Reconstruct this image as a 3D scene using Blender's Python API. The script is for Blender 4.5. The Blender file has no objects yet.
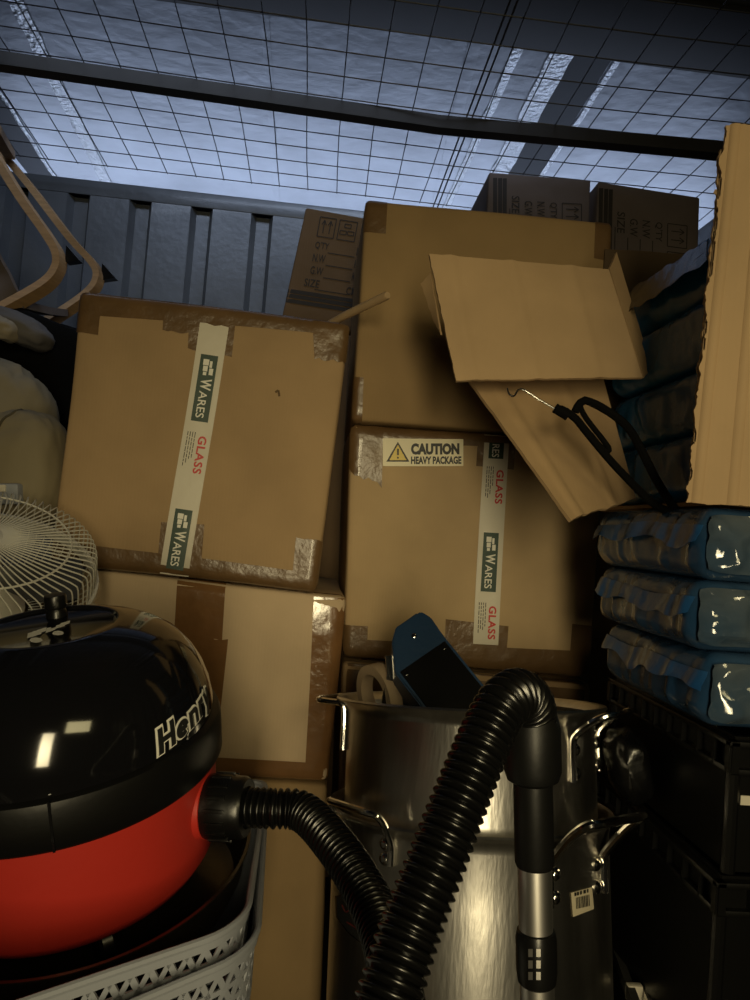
import bpy, bmesh, math, random
from mathutils import Vector, Matrix, noise
random.seed(7)
R = math.radians
SC = bpy.context.scene
COL = SC.collection

# ------------------------------------------------------------------ camera
FPX = 735.0
def nrm(v): return Vector(v).normalized()
_Y = nrm((-.0816, -.0320, -1)); _u = Vector((math.sin(R(4.7)), math.cos(R(4.7)), 0))
_Z = (_u - _Y * _u.dot(_Y)).normalized(); _X = _Y.cross(_Z)
ROT = Matrix((_X, _Y, _Z))                    # camera -> world
CAM = Vector((0, 0, .86))
cd = bpy.data.cameras.new('camera'); cam = bpy.data.objects.new('camera', cd); COL.objects.link(cam)
cam.matrix_world = Matrix.Translation(CAM) @ ROT.to_4x4()
cd.sensor_fit = 'VERTICAL'; cd.sensor_height = 36; cd.sensor_width = 27; cd.lens = 36 * FPX / 1000; cd.clip_start = .01
SC.camera = cam
CR = ROT @ Vector((1, 0, 0)); CU = ROT @ Vector((0, 1, 0)); CF = ROT @ Vector((0, 0, -1))
def ray(px, py): return ROT @ Vector(((px - 375) / FPX, (500 - py) / FPX, -1))
def at(px, py, d): return CAM + ray(px, py) * d
def proj(p):
    c = ROT.transposed() @ (Vector(p) - CAM); return (375 + FPX * c.x / -c.z, 500 - FPX * c.y / -c.z)
def hit(px, py, p0, n):
    r = ray(px, py); t = (p0 - CAM).dot(n) / r.dot(n); return CAM + r * t
def axis_at(px, py, elev, roll=0.):
    """an axis that rises by elev degrees out of the line of sight through (px, py), leaning roll degrees"""
    r = ray(px, py).normalized()
    e1 = r.cross(CU).normalized(); e2 = e1.cross(r).normalized()
    up = e2 * math.cos(R(roll)) + e1 * math.sin(R(roll))
    return (up * math.cos(R(elev)) - r * math.sin(R(elev))).normalized()

# ------------------------------------------------------------------ light
SC.view_settings.view_transform = 'Standard'; SC.view_settings.look = 'None'
SC.view_settings.gamma = 1; SC.view_settings.use_curve_mapping = False
SC.view_settings.exposure = 0
w = bpy.data.worlds.new('world'); SC.world = w; w.use_nodes = True
w.node_tree.nodes['Background'].inputs[0].default_value = (.55, .6, .75, 1)
w.node_tree.nodes['Background'].inputs[1].default_value = .004
def area(name, loc, target, sx, sy, power, col, spread=180):
    l = bpy.data.lights.new(name, 'AREA'); l.shape = 'RECTANGLE'; l.size = sx; l.size_y = sy; l.energy = power; l.color = col
    l.spread = R(spread)
    o = bpy.data.objects.new(name, l); COL.objects.link(o); o.location = loc
    o.rotation_euler = (Vector(target) - Vector(loc)).to_track_quat('-Z', 'Y').to_euler()
    return o
area('corridor_lamp', (.60, -.80, 1.42), (.15, 1.5, .72), .55, .36, 2.1, (1, .84, .42), 130)
area('doorway_light', (.08, -1.45, .85), (.14, 1.5, .68), .30, 1.2, 3.45, (1, .84, .49), 58)
area('roof_lamp_far', (.2, 5.4, 1.7), (.1, 3.3, 2.75), 5.5, .5, 27, (.60, .73, 1.0))
area('wall_bounce_fill', (-.2, 1.7, 2.56), (-.5, 2.7, 1.5), 1.8, .25, 6.0, (.66, .78, 1.0), 120)  # added unseen fill, stands in for roof light bounced onto the back wall

# ------------------------------------------------------------------ materials
def mat(name, col, rough=.5, metal=0, coat=0, var=.0, vscale=8, bump=0, bscale=60, col2=None, stretch=None, spec=.5, alpha=1, aniso=0, coords='Object'):
    m = bpy.data.materials.new(name); m.use_nodes = True; nt = m.node_tree; b = nt.nodes['Principled BSDF']
    b.inputs['Base Color'].default_value = (*col, 1); b.inputs['Roughness'].default_value = rough; b.inputs['Metallic'].default_value = metal
    b.inputs['Coat Weight'].default_value = coat; b.inputs['Specular IOR Level'].default_value = spec; b.inputs['Alpha'].default_value = alpha
    b.inputs['Coat Roughness'].default_value = .06
    tc = nt.nodes.new('ShaderNodeTexCoord'); src = tc.outputs[coords]
    if stretch:
        mp = nt.nodes.new('ShaderNodeMapping'); mp.inputs['Scale'].default_value = stretch; nt.links.new(src, mp.inputs[0]); src = mp.outputs[0]
    if var or col2:
        n = nt.nodes.new('ShaderNodeTexNoise'); n.inputs['Scale'].default_value = vscale; n.inputs['Detail'].default_value = 5
        nt.links.new(src, n.inputs['Vector'])
        r = nt.nodes.new('ShaderNodeValToRGB'); r.color_ramp.elements[0].position = .35; r.color_ramp.elements[1].position = .65
        c2 = col2 or tuple(c * (1 + var) for c in col); c1 = col if col2 else tuple(c * (1 - var) for c in col)
        r.color_ramp.elements[0].color = (*c1, 1); r.color_ramp.elements[1].color = (*c2, 1)
        nt.links.new(n.outputs['Fac'], r.inputs[0]); nt.links.new(r.outputs[0], b.inputs['Base Color'])
    if bump:
        n = nt.nodes.new('ShaderNodeTexNoise'); n.inputs['Scale'].default_value = bscale; n.inputs['Detail'].default_value = 4
        nt.links.new(src, n.inputs['Vector'])
        bp = nt.nodes.new('ShaderNodeBump'); bp.inputs['Strength'].default_value = bump; bp.inputs['Distance'].default_value = .01
        nt.links.new(n.outputs['Fac'], bp.inputs['Height']); nt.links.new(bp.outputs[0], b.inputs['Normal'])
    return m
def cardboard(name, col):
    m = mat(name, col, .8, var=.07, vscale=7, spec=.25)
    nt = m.node_tree; b = nt.nodes['Principled BSDF']
    tc = nt.nodes.new('ShaderNodeTexCoord')
    wv = nt.nodes.new('ShaderNodeTexWave'); wv.inputs['Scale'].default_value = 45; wv.inputs['Distortion'].default_value = .6; wv.bands_direction = 'X'
    nt.links.new(tc.outputs['Object'], wv.inputs['Vector'])
    n = nt.nodes.new('ShaderNodeTexNoise'); n.inputs['Scale'].default_value = 14; nt.links.new(tc.outputs['Object'], n.inputs['Vector'])
    ad = nt.nodes.new('ShaderNodeMath'); ad.operation = 'MULTIPLY_ADD'; ad.inputs[1].default_value = .018
    nt.links.new(wv.outputs['Fac'], ad.inputs[0]); nt.links.new(n.outputs['Fac'], ad.inputs[2])
    bp = nt.nodes.new('ShaderNodeBump'); bp.inputs['Strength'].default_value = .25; bp.inputs['Distance'].default_value = .012
    nt.links.new(ad.outputs[0], bp.inputs['Height']); nt.links.new(bp.outputs[0], b.inputs['Normal'])
    return m
M = {}
M['card'] = cardboard('cardboard', (.42, .285, .155))
M['card_light'] = cardboard('cardboard_light', (.47, .325, .185))
M['card_pale'] = cardboard('cardboard_pale', (.60, .455, .30))
M['card_tan_lit'] = cardboard('cardboard_tan_lit', (.50, .36, .205))  # paler board, with the pool of light partly put into its colour
M['card_brown_dim'] = cardboard('cardboard_brown_dim', (.35, .235, .115))  # browner board, with the light's falloff partly put into its colour
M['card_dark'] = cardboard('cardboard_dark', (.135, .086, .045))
M['card_inside_shade'] = cardboard('cardboard_painted_shade', (.07, .046, .026))  # shade inside the torn carton painted into the board colour
M['card_grey_dim'] = cardboard('cardboard_grey_dim', (.115, .092, .085))  # grey board, darkened to carry the shadow at the back in its colour
M['tape'] = mat('brown_tape', (.155, .09, .04), .32, coat=.2, var=.12, vscale=20, bump=.45, bscale=22)
M['tape_red'] = mat('tan_tape', (.22, .112, .045), .18, coat=.6, var=.1, vscale=25, bump=.35, bscale=14)
M['white_tape'] = mat('white_tape', (.72, .67, .56), .3, coat=.3, var=.03, vscale=9, bump=.08, bscale=30)
M['green_ink'] = mat('green_ink', (.012, .045, .028), .35)
M['white_ink'] = mat('white_ink', (.85, .83, .74), .4)
M['red_ink'] = mat('red_ink', (.60, .035, .03), .4)
M['black_ink'] = mat('black_ink', (.012, .012, .012), .5)
M['yellow_ink'] = mat('yellow_ink', (.75, .55, .06), .4)
M['print_ink'] = mat('print_ink', (.014, .010, .008), .7)
M['label'] = mat('label_paper', (.86, .79, .56), .45)
M['wall'] = mat('painted_steel', (.13, .145, .168), .36, .2, var=.12, vscale=5, bump=.12, bscale=40, coat=.15)
M['floor'] = mat('dark_floor', (.05, .045, .04), .7, var=.2, vscale=6)
M['wire'] = mat('mesh_wire', (.06, .06, .065), .45, .7)
M['beam'] = mat('dark_steel', (.016, .014, .012), .55, .1, var=.2, vscale=12)
M['roof_beam'] = mat('brown_grey_steel', (.055, .052, .052), .6, .2, var=.1, vscale=7)
M['strip'] = mat('dark_seam_panel', (.05, .052, .06), .5, .3, var=.08)
M['foil'] = mat('foil_board', (.46, .48, .52), .36, .75, var=.10, vscale=4, bump=.22, bscale=15)
M['foil_tape'] = mat('crinkled_foil_tape', (.92, .94, .98), .28, .8, bump=.9, bscale=55)
M['black_gloss'] = mat('black_gloss_plastic', (.006, .006, .007), .09, coat=.4)
M['black'] = mat('black_plastic', (.0045, .0045, .0045), .30, bump=.02, bscale=120)
M['black_matt'] = mat('black_matt_plastic', (.0045, .0045, .0045), .42, bump=.02, bscale=150, spec=.35)
M['black_bag'] = mat('black_bag_plastic', (.004, .004, .0045), .25, bump=.5, bscale=14)
M['hose'] = mat('hose_rubber', (.004, .004, .004), .24)
M['red'] = mat('red_plastic', (.47, .03, .02), .40, var=.05, vscale=5, bump=.03, bscale=90)
M['steel'] = mat('brushed_aluminium', (.60, .58, .55), .30, 1.0, var=.10, vscale=6, bump=.05, bscale=18, stretch=(9, 9, .8))
M['chrome'] = mat('polished_steel', (.72, .70, .66), .13, 1)
M['tube'] = mat('chrome_tube', (.80, .77, .73), .36, 1)
M['blue'] = mat('blue_case_metal', (.006, .032, .088), .45, 0, bump=.06, bscale=120)
M['bag'] = mat('blue_film', (.018, .062, .15), .26, coat=.15, col2=(.045, .085, .15), vscale=6, bump=.55, bscale=13)
M['bag_blue'] = mat('deep_blue_film', (.012, .07, .22), .28, coat=.15, col2=(.03, .11, .28), vscale=7, bump=.5, bscale=16)
M['bag_dark'] = mat('dark_blue_film', (.008, .085, .25), .26, coat=0, spec=.3, col2=(.02, .12, .27), vscale=6, bump=.5, bscale=13)
M['bag_end'] = mat('clear_bluish_film', (.03, .065, .12), .10, coat=1, col2=(.10, .125, .15), vscale=8, bump=.9, bscale=9)
M['grey_plastic'] = mat('grey_plastic', (.33, .35, .40), .5, bump=.04, bscale=80)
M['dark_grey_plastic'] = mat('dark_grey_plastic', (.055, .055, .055), .5)
M['fan'] = mat('cream_wire', (.68, .66, .58), .35)
M['wood'] = mat('bent_birch', (.42, .26, .125), .6, var=.12, vscale=4, stretch=(3, 3, 30))
M['dowel'] = mat('pale_dowel', (.50, .35, .20), .55, var=.1, vscale=12)
M['cushion'] = mat('beige_cloth', (.27, .225, .14), .75, var=.05, vscale=5, bump=.10, bscale=35)
M['seam'] = mat('seam_cloth', (.09, .075, .045), .8)
M['black_cloth'] = mat('black_cloth', (.004, .004, .004), .9, spec=.08, bump=.1, bscale=90)
M['grey_cloth'] = mat('grey_cloth', (.13, .12, .115), .85, var=.1, vscale=9, bump=.1, bscale=200)
M['cream_cloth'] = mat('cream_cloth', (.32, .27, .19), .85, var=.06, bump=.2, bscale=30)
M['sling'] = mat('taupe_cloth', (.16, .125, .105), .9, var=.08, bump=.1, bscale=300)
M['pan'] = mat('worn_pan_steel', (.10, .085, .065), .28, .9, var=.25, vscale=10, bump=.05)
M['tape_roll'] = mat('beige_roll', (.40, .30, .20), .5, var=.1)
M['sticker'] = mat('cream_sticker', (.62, .55, .40), .5)

# ------------------------------------------------------------------ object helpers
WM = {}
def thing(name, label, cat, loc, group=None, kind=None):
    o = bpy.data.objects.new(name, None); COL.objects.link(o); o.location = loc; o.empty_display_size = .05
    o['label'] = label; o['category'] = cat
    if group: o['group'] = group
    if kind: o['kind'] = kind
    WM[o.name] = Matrix.Translation(Vector(loc)); return o
def link(name, me, m, parent=None, smooth=35, label=None, kind=None):
    """me holds world coordinates; it is moved into its parent's frame"""
    if isinstance(me, bmesh.types.BMesh):
        bm = me; bmesh.ops.recalc_face_normals(bm, faces=bm.faces); me = bpy.data.meshes.new(name); bm.to_mesh(me); bm.free()
    o = bpy.data.objects.new(name, me); COL.objects.link(o)
    if m: me.materials.clear(); me.materials.append(M[m] if isinstance(m, str) else m)
    if parent:
        W = WM[parent.name]; me.transform(W.inverted()); o.parent = parent; WM[o.name] = W
    else: WM[o.name] = Matrix.Identity(4)
    if smooth:
        me.polygons.foreach_set('use_smooth', [True] * len(me.polygons)); me.set_sharp_from_angle(angle=R(smooth))
    if label: o['label'] = label
    if kind: o['kind'] = kind
    return o
def struct(name, bm, m, smooth=35):
    return link(name, bm, m, None, smooth, kind='structure')
def single(name, label, cat, bm, m, base, smooth=35, group=None, kind=None):
    """a thing of one mesh with its origin at base"""
    bmesh.ops.recalc_face_normals(bm, faces=bm.faces)
    me = bpy.data.meshes.new(name); bm.to_mesh(me); bm.free(); me.transform(Matrix.Translation(-Vector(base)))
    o = bpy.data.objects.new(name, me); COL.objects.link(o); o.location = base; me.materials.append(M[m])
    WM[o.name] = Matrix.Translation(Vector(base))
    me.polygons.foreach_set('use_smooth', [True] * len(me.polygons)); me.set_sharp_from_angle(angle=R(smooth))
    o['label'] = label; o['category'] = cat
    if group: o['group'] = group
    if kind: o['kind'] = kind
    return o
def grid_into(bm, rows, closed_u=False, closed_v=False):
    vs = [[bm.verts.new(p) for p in r] for r in rows]
    nu, nv = len(rows), len(rows[0])
    for i in range(nu if closed_u else nu - 1):
        for j in range(nv if closed_v else nv - 1):
            try: bm.faces.new((vs[i][j], vs[(i + 1) % nu][j], vs[(i + 1) % nu][(j + 1) % nv], vs[i][(j + 1) % nv]))
            except ValueError: pass
    return vs
def box_into(bm, lo, hi, F=None, bev=0):
    """axis box lo..hi, mapped by F"""
    b = bmesh.new(); bmesh.ops.create_cube(b, size=1)
    lo, hi = Vector(lo), Vector(hi)
    for v in b.verts: v.co = Vector([lo[k] + (v.co[k] + .5) * (hi[k] - lo[k]) for k in range(3)])
    if bev: bmesh.ops.bevel(b, geom=b.edges[:], offset=bev, segments=2, profile=.6, affect='EDGES')
    if F:
        for v in b.verts: v.co = F(v.co)
    bmesh.ops.recalc_face_normals(b, faces=b.faces)
    t = bpy.data.meshes.new('t'); b.to_mesh(t); b.free(); bm.from_mesh(t); bpy.data.meshes.remove(t)
def catmull(pts, n):
    P = [Vector(p) for p in pts]; P = [P[0] * 2 - P[1]] + P + [P[-1] * 2 - P[-2]]
    out = []
    for i in range(1, len(P) - 2):
        for k in range(n):
            t = k / n; a, b, c, d = P[i - 1], P[i], P[i + 1], P[i + 2]
            out.append(.5 * ((2 * b) + (c - a) * t + (2 * a - 5 * b + 4 * c - d) * t * t + (3 * b - a - 3 * c + d) * t ** 3))
    out.append(P[-2]); return out
def resample(pts, step):
    L = [0]
    for a, b in zip(pts, pts[1:]): L.append(L[-1] + (b - a).length)
    n = max(2, int(L[-1] / step)); out = []; j = 0
    for i in range(n + 1):
        s = L[-1] * i / n
        while j < len(L) - 2 and L[j + 1] < s: j += 1
        d = L[j + 1] - L[j]; out.append(pts[j].lerp(pts[j + 1], (s - L[j]) / d if d else 0))
    return out
def frames(pts, ref=None):
    T = []
    for i in range(len(pts)):
        T.append((pts[min(i + 1, len(pts) - 1)] - pts[max(i - 1, 0)]).normalized())
    r = Vector(ref) if ref else (Vector((0, 0, 1)) if abs(T[0].z) < .9 else Vector((1, 0, 0)))
    n = (r - T[0] * r.dot(T[0])).normalized(); out = []
    for t in T:
        n = (n - t * n.dot(t)).normalized(); out.append((t, n, t.cross(n)))
    return out
def tube_into(bm, pts, rad, seg=10, cap=True, ref=None, flat=1.):
    fr = frames(pts, ref); rows = []
    for i, p in enumerate(pts):
        r = rad(i) if callable(rad) else rad
        t, n, b = fr[i]
        rows.append([p + n * (r * math.cos(2 * math.pi * k / seg)) + b * (r * flat * math.sin(2 * math.pi * k / seg)) for k in range(seg)])
    vs = grid_into(bm, rows, closed_v=True)
    if cap:
        bm.faces.new(vs[0]); bm.faces.new(list(reversed(vs[-1])))
def bar_into(bm, pts, w, h, ref):
    """rectangular section strip, w across and h along ref"""
    fr = frames(pts, ref); rows = []
    for i, p in enumerate(pts):
        t, n, b = fr[i]
        rows.append([p + n * (sx * h / 2) + b * (sy * w / 2) for sx, sy in ((-1, -1), (-1, 1), (1, 1), (1, -1))])
    vs = grid_into(bm, rows, closed_v=True); bm.faces.new(vs[0]); bm.faces.new(list(reversed(vs[-1])))
def basis(ax, ref):
    ax = ax.normalized(); e = (Vector(ref) - ax * Vector(ref).dot(ax)).normalized(); return e, ax.cross(e), ax
def lathe_into(bm, c, B, prof, seg=64, cap0=False, cap1=False):
    e, g, a = B
    rows = [[c + a * h + e * (r * math.cos(2 * math.pi * k / seg)) + g * (r * math.sin(2 * math.pi * k / seg)) for k in range(seg)] for r, h in prof]
    vs = grid_into(bm, rows, closed_v=True)
    if cap0: bm.faces.new(vs[0])
    if cap1: bm.faces.new(list(reversed(vs[-1])))
def solid(bm, th):
    """thicken the open sheet in bm by th along its normals, both sides joined"""
    bmesh.ops.remove_doubles(bm, verts=bm.verts, dist=1e-6)
    bmesh.ops.recalc_face_normals(bm, faces=bm.faces); bm.normal_update(); bm.verts.index_update()
    vs = list(bm.verts); fs = list(bm.faces); edges = [(e.verts[0], e.verts[1]) for e in bm.edges if len(e.link_faces) == 1]
    nv = {v: bm.verts.new(v.co - v.normal * th) for v in vs}
    for f in fs: bm.faces.new([nv[v] for v in reversed(f.verts)])
    for p, q in edges: bm.faces.new((p, q, nv[q], nv[p]))
_glyphs = {}
def glyphs(txt, bold=0., font_shear=0., space=1.):
    """triangulated text as (verts2d, faces), cap height about .7"""
    k = (txt, bold, font_shear, space)
    if k not in _glyphs:
        c = bpy.data.curves.new('t', 'FONT'); c.body = txt; c.offset = bold; c.shear = font_shear; c.space_character = space; c.resolution_u = 3
        o = bpy.data.objects.new('t', c); COL.objects.link(o); bpy.context.view_layer.update()
        me = o.to_mesh(); vs = [(v.co.x, v.co.y) for v in me.vertices]; fs = [tuple(p.vertices) for p in me.polygons]
        o.to_mesh_clear(); bpy.data.objects.remove(o); bpy.data.curves.remove(c)
        _glyphs[k] = (vs, fs)
    return _glyphs[k]
def text_into(bm, txt, F, bold=0., shear=0., space=1.):
    """F maps text coordinates scaled so the text is 1 wide in u, cap height v in the same units, to world"""
    vs, fs = glyphs(txt, bold, shear, space)
    x0 = min(v[0] for v in vs); x1 = max(v[0] for v in vs); y0 = min(v[1] for v in vs); y1 = max(v[1] for v in vs)
    bv = [bm.verts.new(F((x - x0) / (x1 - x0), (y - y0) / (y1 - y0))) for x, y in vs]
    for f in fs:
        try: bm.faces.new([bv[i] for i in f])
        except ValueError: pass

# ------------------------------------------------------------------ cartons
class Carton:
    """a slightly slumped cardboard box: its front is the quad seen at four pixels on one plane, extruded back"""
    def __init__(s, name, label, px, d, depth, yaw=0, pitch=0, rad=.01, amp=.003, m='card', group=None, cat='cardboard box', seed=0, zbase=None):
        s.n = (Matrix.Rotation(R(yaw), 3, 'Z') @ Matrix.Rotation(R(pitch), 3, 'X')) @ Vector((0, -1, 0))
        cx = sum(p[0] for p in px) / 4; cy = sum(p[1] for p in px) / 4
        s.p0 = at(cx, cy, d); s.q = [hit(x, y, s.p0, s.n) for x, y in px]
        if zbase is not None:
            for k, tk in ((2, 1), (3, 0)):
                dv = s.q[k] - s.q[tk]; s.q[k] = s.q[tk] + dv * ((zbase - s.q[tk].z) / dv.z)
        TL, TR, BR, BL = s.q
        s.W = ((TR - TL).length + (BR - BL).length) / 2; s.H = ((TL - BL).length + (TR - BR).length) / 2; s.D = depth
        s.rad = rad; s.amp = amp; s.seed = Vector((seed * 3.7, seed * 1.3, seed))
        lo = min((p.z for p in s.q)); mid = (BL + BR) / 2 - s.n * (depth / 2); s.base = Vector((mid.x, mid.y, lo))
        s.root = thing(name, label, cat, s.base, group)
        bm = bmesh.new(); r = rad
        def line(h): return [-h, -h + .3 * r, -h + r] + [(-h + r) + (2 * h - 2 * r) * k / 10 for k in range(1, 10)] + [h - r, h - .3 * r, h]
        xs, ys, zs = line(s.W / 2), line(s.H / 2), line(s.D / 2)
        def face(a, b, f):
            grid_into(bm, [[s.surf(*f(u, v)) for v in b] for u in a])
        for sg in (-1, 1):
            face(xs, ys, lambda u, v: (u, v, sg * s.D / 2)); face(xs, zs, lambda u, v: (u, sg * s.H / 2, v)); face(ys, zs, lambda u, v: (sg * s.W / 2, u, v))
        bmesh.ops.remove_doubles(bm, verts=bm.verts, dist=1e-5)
        s.body = link('carton_body', bm, m, s.root, 60)
    def surf(s, x, y, z, off=0.):
        """point of the rounded box surface nearest local (x, y, z); z runs front +D/2 to back -D/2"""
        h = (s.W / 2, s.H / 2, s.D / 2); p = Vector((x, y, z))
        inner = Vector([max(-hh + s.rad, min(hh - s.rad, c)) for hh, c in zip(h, p)])
        d = p - inner
        if d.length > 1e-9: d = d.normalized()
        p = inner + d * (s.rad + off)
        a, b = p.x / s.W + .5, p.y / s.H + .5
        TL, TR, BR, BL = s.q
        wpt = (BL * (1 - a) + BR * a) * (1 - b) + (TL * (1 - a) + TR * a) * b - s.n * (s.D / 2 - p.z)
        return wpt + noise.noise_vector(wpt * 3.1 + s.seed) * s.amp
    def local(s, px, py):
        P = hit(px, py, s.p0, s.n); TL, TR, BR, BL = s.q; a = b = .5
        for _ in range(8):
            Q = (BL * (1 - a) + BR * a) * (1 - b) + (TL * (1 - a) + TR * a) * b - P
            da = (BR - BL) * (1 - b) + (TR - TL) * b; db = (TL - BL) * (1 - a) + (TR - BR) * a
            A, Bm, Cc = da.dot(da), da.dot(db), db.dot(db); e, f = -Q.dot(da), -Q.dot(db); det = A * Cc - Bm * Bm
            a += (e * Cc - f * Bm) / det; b += (A * f - Bm * e) / det
        return (a - .5) * s.W, (b - .5) * s.H
    def on(s, px, py, off):
        x, y = s.local(px, py); z = s.D / 2
        if abs(x) > s.W / 2: z -= abs(x) - s.W / 2; x = math.copysign(s.W / 2, x)
        if abs(y) > s.H / 2: z -= abs(y) - s.H / 2; y = math.copysign(s.H / 2, y)
        return s.surf(x, y, z, off)
    def patch(s, name, quad, m, off=.0012, nu=8, nv=8, rag=0., ragends=(1, 1), parent=None, label=None):
        """a sticker or strip of tape: quad TL TR BR BL in pixels"""
        bm = bmesh.new(); rows = []
        (ax, ay), (bx, by), (cx, cy), (dx, dy) = quad
        rn = random.Random(int(ax * 7 + ay * 3))
        for j in range(nv + 1):
            v = j / nv; row = []
            for i in range(nu + 1):
                u = i / nu; jit = 0
                if rag and ((j == 0 and ragends[0]) or (j == nv and ragends[1])): jit = rn.uniform(-rag, rag)
                x = (ax * (1 - u) + bx * u) * (1 - v) + (dx * (1 - u) + cx * u) * v; y = (ay * (1 - u) + by * u) * (1 - v) + (dy * (1 - u) + cy * u) * v
                row.append(s.on(x, y + jit, off))
            rows.append(row)
        grid_into(bm, rows)
        return link(name, bm, m, parent or s.root, 60, label)
    def text(s, name, items, m, parent, off=.0026):
        """items: (text, origin px, u px vector of whole width, v px vector of whole height, bold)"""
        for it in items:
            bm = bmesh.new()
            txt, o, U, V = it[:4]; bold = it[4] if len(it) > 4 else 0; sp = it[5] if len(it) > 5 else 1
            text_into(bm, txt, lambda u, v: s.on(o[0] + U[0] * u + V[0] * v, o[1] + U[1] * u + V[1] * v, off), bold, 0, sp)
            link(name, bm, m, parent, 0)
    def shapes(s, name, polys, m, parent, off=.0026):
        bm = bmesh.new()
        for p in polys: bm.faces.new([bm.verts.new(s.on(x, y, off)) for x, y in p])
        return link(name, bm, m, parent, 0)
    def lines(s, name, segs, wd, m, parent, off=.0026):
        polys = []
        for (x0, y0), (x1, y1) in segs:
            L = math.hypot(x1 - x0, y1 - y0); nx, ny = -(y1 - y0) / L * wd / 2, (x1 - x0) / L * wd / 2
            polys.append([(x0 + nx, y0 + ny), (x1 + nx, y1 + ny), (x1 - nx, y1 - ny), (x0 - nx, y0 - ny)])
        return s.shapes(name, polys, m, parent, off)

def printed_tape(c, o, e, width, marks, end=None):
    """white branded tape running from pixel o to e (centre line); marks: (kind, t0, t1)"""
    ox, oy = o; ex, ey = e; L = math.hypot(ex - ox, ey - oy); ux, uy = (ex - ox) / L, (ey - oy) / L; vx, vy = -uy, ux     # v points to the strip's own 'down' (image left)
    h = width / 2
    tape = c.patch('printed_tape', [(ox + vx * h, oy + vy * h), (ox - vx * h, oy - vy * h), (ex - vx * h, ey - vy * h), (ex + vx * h, ey + vy * h)], 'white_tape', .0022, 4, 20, 1.6, (1, 0), label='white printed tape')
    def P(t, v): return (ox + ux * t + vx * v * width, oy + uy * t + vy * v * width)
    panels = []; wt = []; rt = []; bt = []; wshape = []
    for k, a, b in marks:
        panels, wt, rt, bt, wshape = [], [], [], [], []
        if k == 'wares':
            panels.append([P(a, -.30), P(b, -.30), P(b, .30), P(a, .30)])
            n = b - a
            T = lambda s0, s1, v0, v1: [P(a + n * s0, v0), P(a + n * s1, v0), P(a + n * s1, v1), P(a + n * s0, v1)]
            wshape += [T(.07, .16, -.02, .18), T(.17, .25, .0, .16), T(.20, .30, -.20, -.06), T(.05, .12, -.2, -.16) if False else T(.26, .31, .02, .14), T(.09, .19, -.14, -.05)]
            q = P(a + n * .36, .17); r = P(a + n * .52, .17)
            wt.append(('W', q, (ux * n * .17, uy * n * .17), (-vx * width * .38, -vy * width * .38), .03))
            q = P(a + n * .545, .17)
            wt.append(('ARES', q, (ux * n * .40, uy * n * .40), (-vx * width * .29, -vy * width * .29), .01))
        elif k == 'res':
            panels.append([P(a, -.30), P(b, -.30), P(b, .30), P(a, .30)])
            wt.append(('RES', P(a + 1.5, .17), (ux * (b - a - 3), uy * (b - a - 3)), (-vx * width * .29, -vy * width * .29), .01))
        elif k == 'glass':
            q = P(a, -.06); n = b - a
            rt.append(('GLASS', q, (ux * n, uy * n), (-vx * width * .30, -vy * width * .30), .03, 1.1))
            for r_ in range(4):
                t = a - 3; v = .07 + .085 * r_
                for q_ in range(7):
                    l = random.uniform(.06, .15) * n
                    if t + l > a + n * (.62 + .12 * r_): break
                    bt.append((P(t, v), P(t + l, v))); t += l + 1.0
        if panels: c.shapes('green_panel', panels, 'green_ink', tape, .0030)
        if wt: c.text('white_lettering', wt, 'white_ink', tape, .0038)
        if wshape: c.shapes('bottle_emblem', wshape, 'white_ink', tape, .0038)
        if rt: c.text('red_lettering', rt, 'red_ink', tape, .0032)
        if bt: c.lines('small_print', bt, .7, 'print_ink', tape, .0030)
    return tape

# ------------------------------------------------------------------ the setting
FLOOR = -.13
WALL_Y, WALL_TOP = 2.70, 2.035
XL, XR = -1.32, 1.30
bm = bmesh.new(); box_into(bm, (XL - .1, -1.6, FLOOR - .05), (XR + .1, WALL_Y + .2, FLOOR)); struct('floor', bm, 'floor')
# corrugated back wall: flat pans with narrow recessed flutes, and a plain header above
bm = bmesh.new()
flute = [x0 + .061 for x0 in (-1.20, -.985, -.765, -.545, -.325, -.105, .115, .335, .555, .775, .995)]
prof = [(XL - .05, 0)]
for x in flute: prof += [(x - .062, 0), (x - .045, .034), (x + .002, .034), (x + .018, 0)]
prof.append((XR + .05, 0))
zt = WALL_TOP - .055
rows = [[Vector((x, WALL_Y + y, z)) for x, y in prof] for z in (FLOOR, zt)]
grid_into(bm, rows)
for x in flute:
    bm.faces.new([bm.verts.new(Vector((x + a, WALL_Y + b, zt))) for a, b in ((-.062, 0), (-.045, .034), (.002, .034), (.018, 0))])
box_into(bm, (XL - .05, WALL_Y - .003, zt), (XR + .05, WALL_Y + .05, WALL_TOP), bev=.004)
struct('wall_back', bm, 'wall', 20)
for nm, x in (('wall_left', XL), ('wall_right', XR)):
    bm = bmesh.new(); sg = -1 if x < 0 else 1
    pr = [(-1.6, 0)]
    for k in range(18): y = -1.5 + k * .24; pr += [(y, 0), (y + .02, .034 * sg), (y + .07, .034 * sg), (y + .09, 0)]
    pr.append((WALL_Y + .05, 0))
    grid_into(bm, [[Vector((x + o, y, z)) for y, o in pr] for z in (FLOOR, WALL_TOP)]); struct(nm, bm, 'wall', 20)
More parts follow.
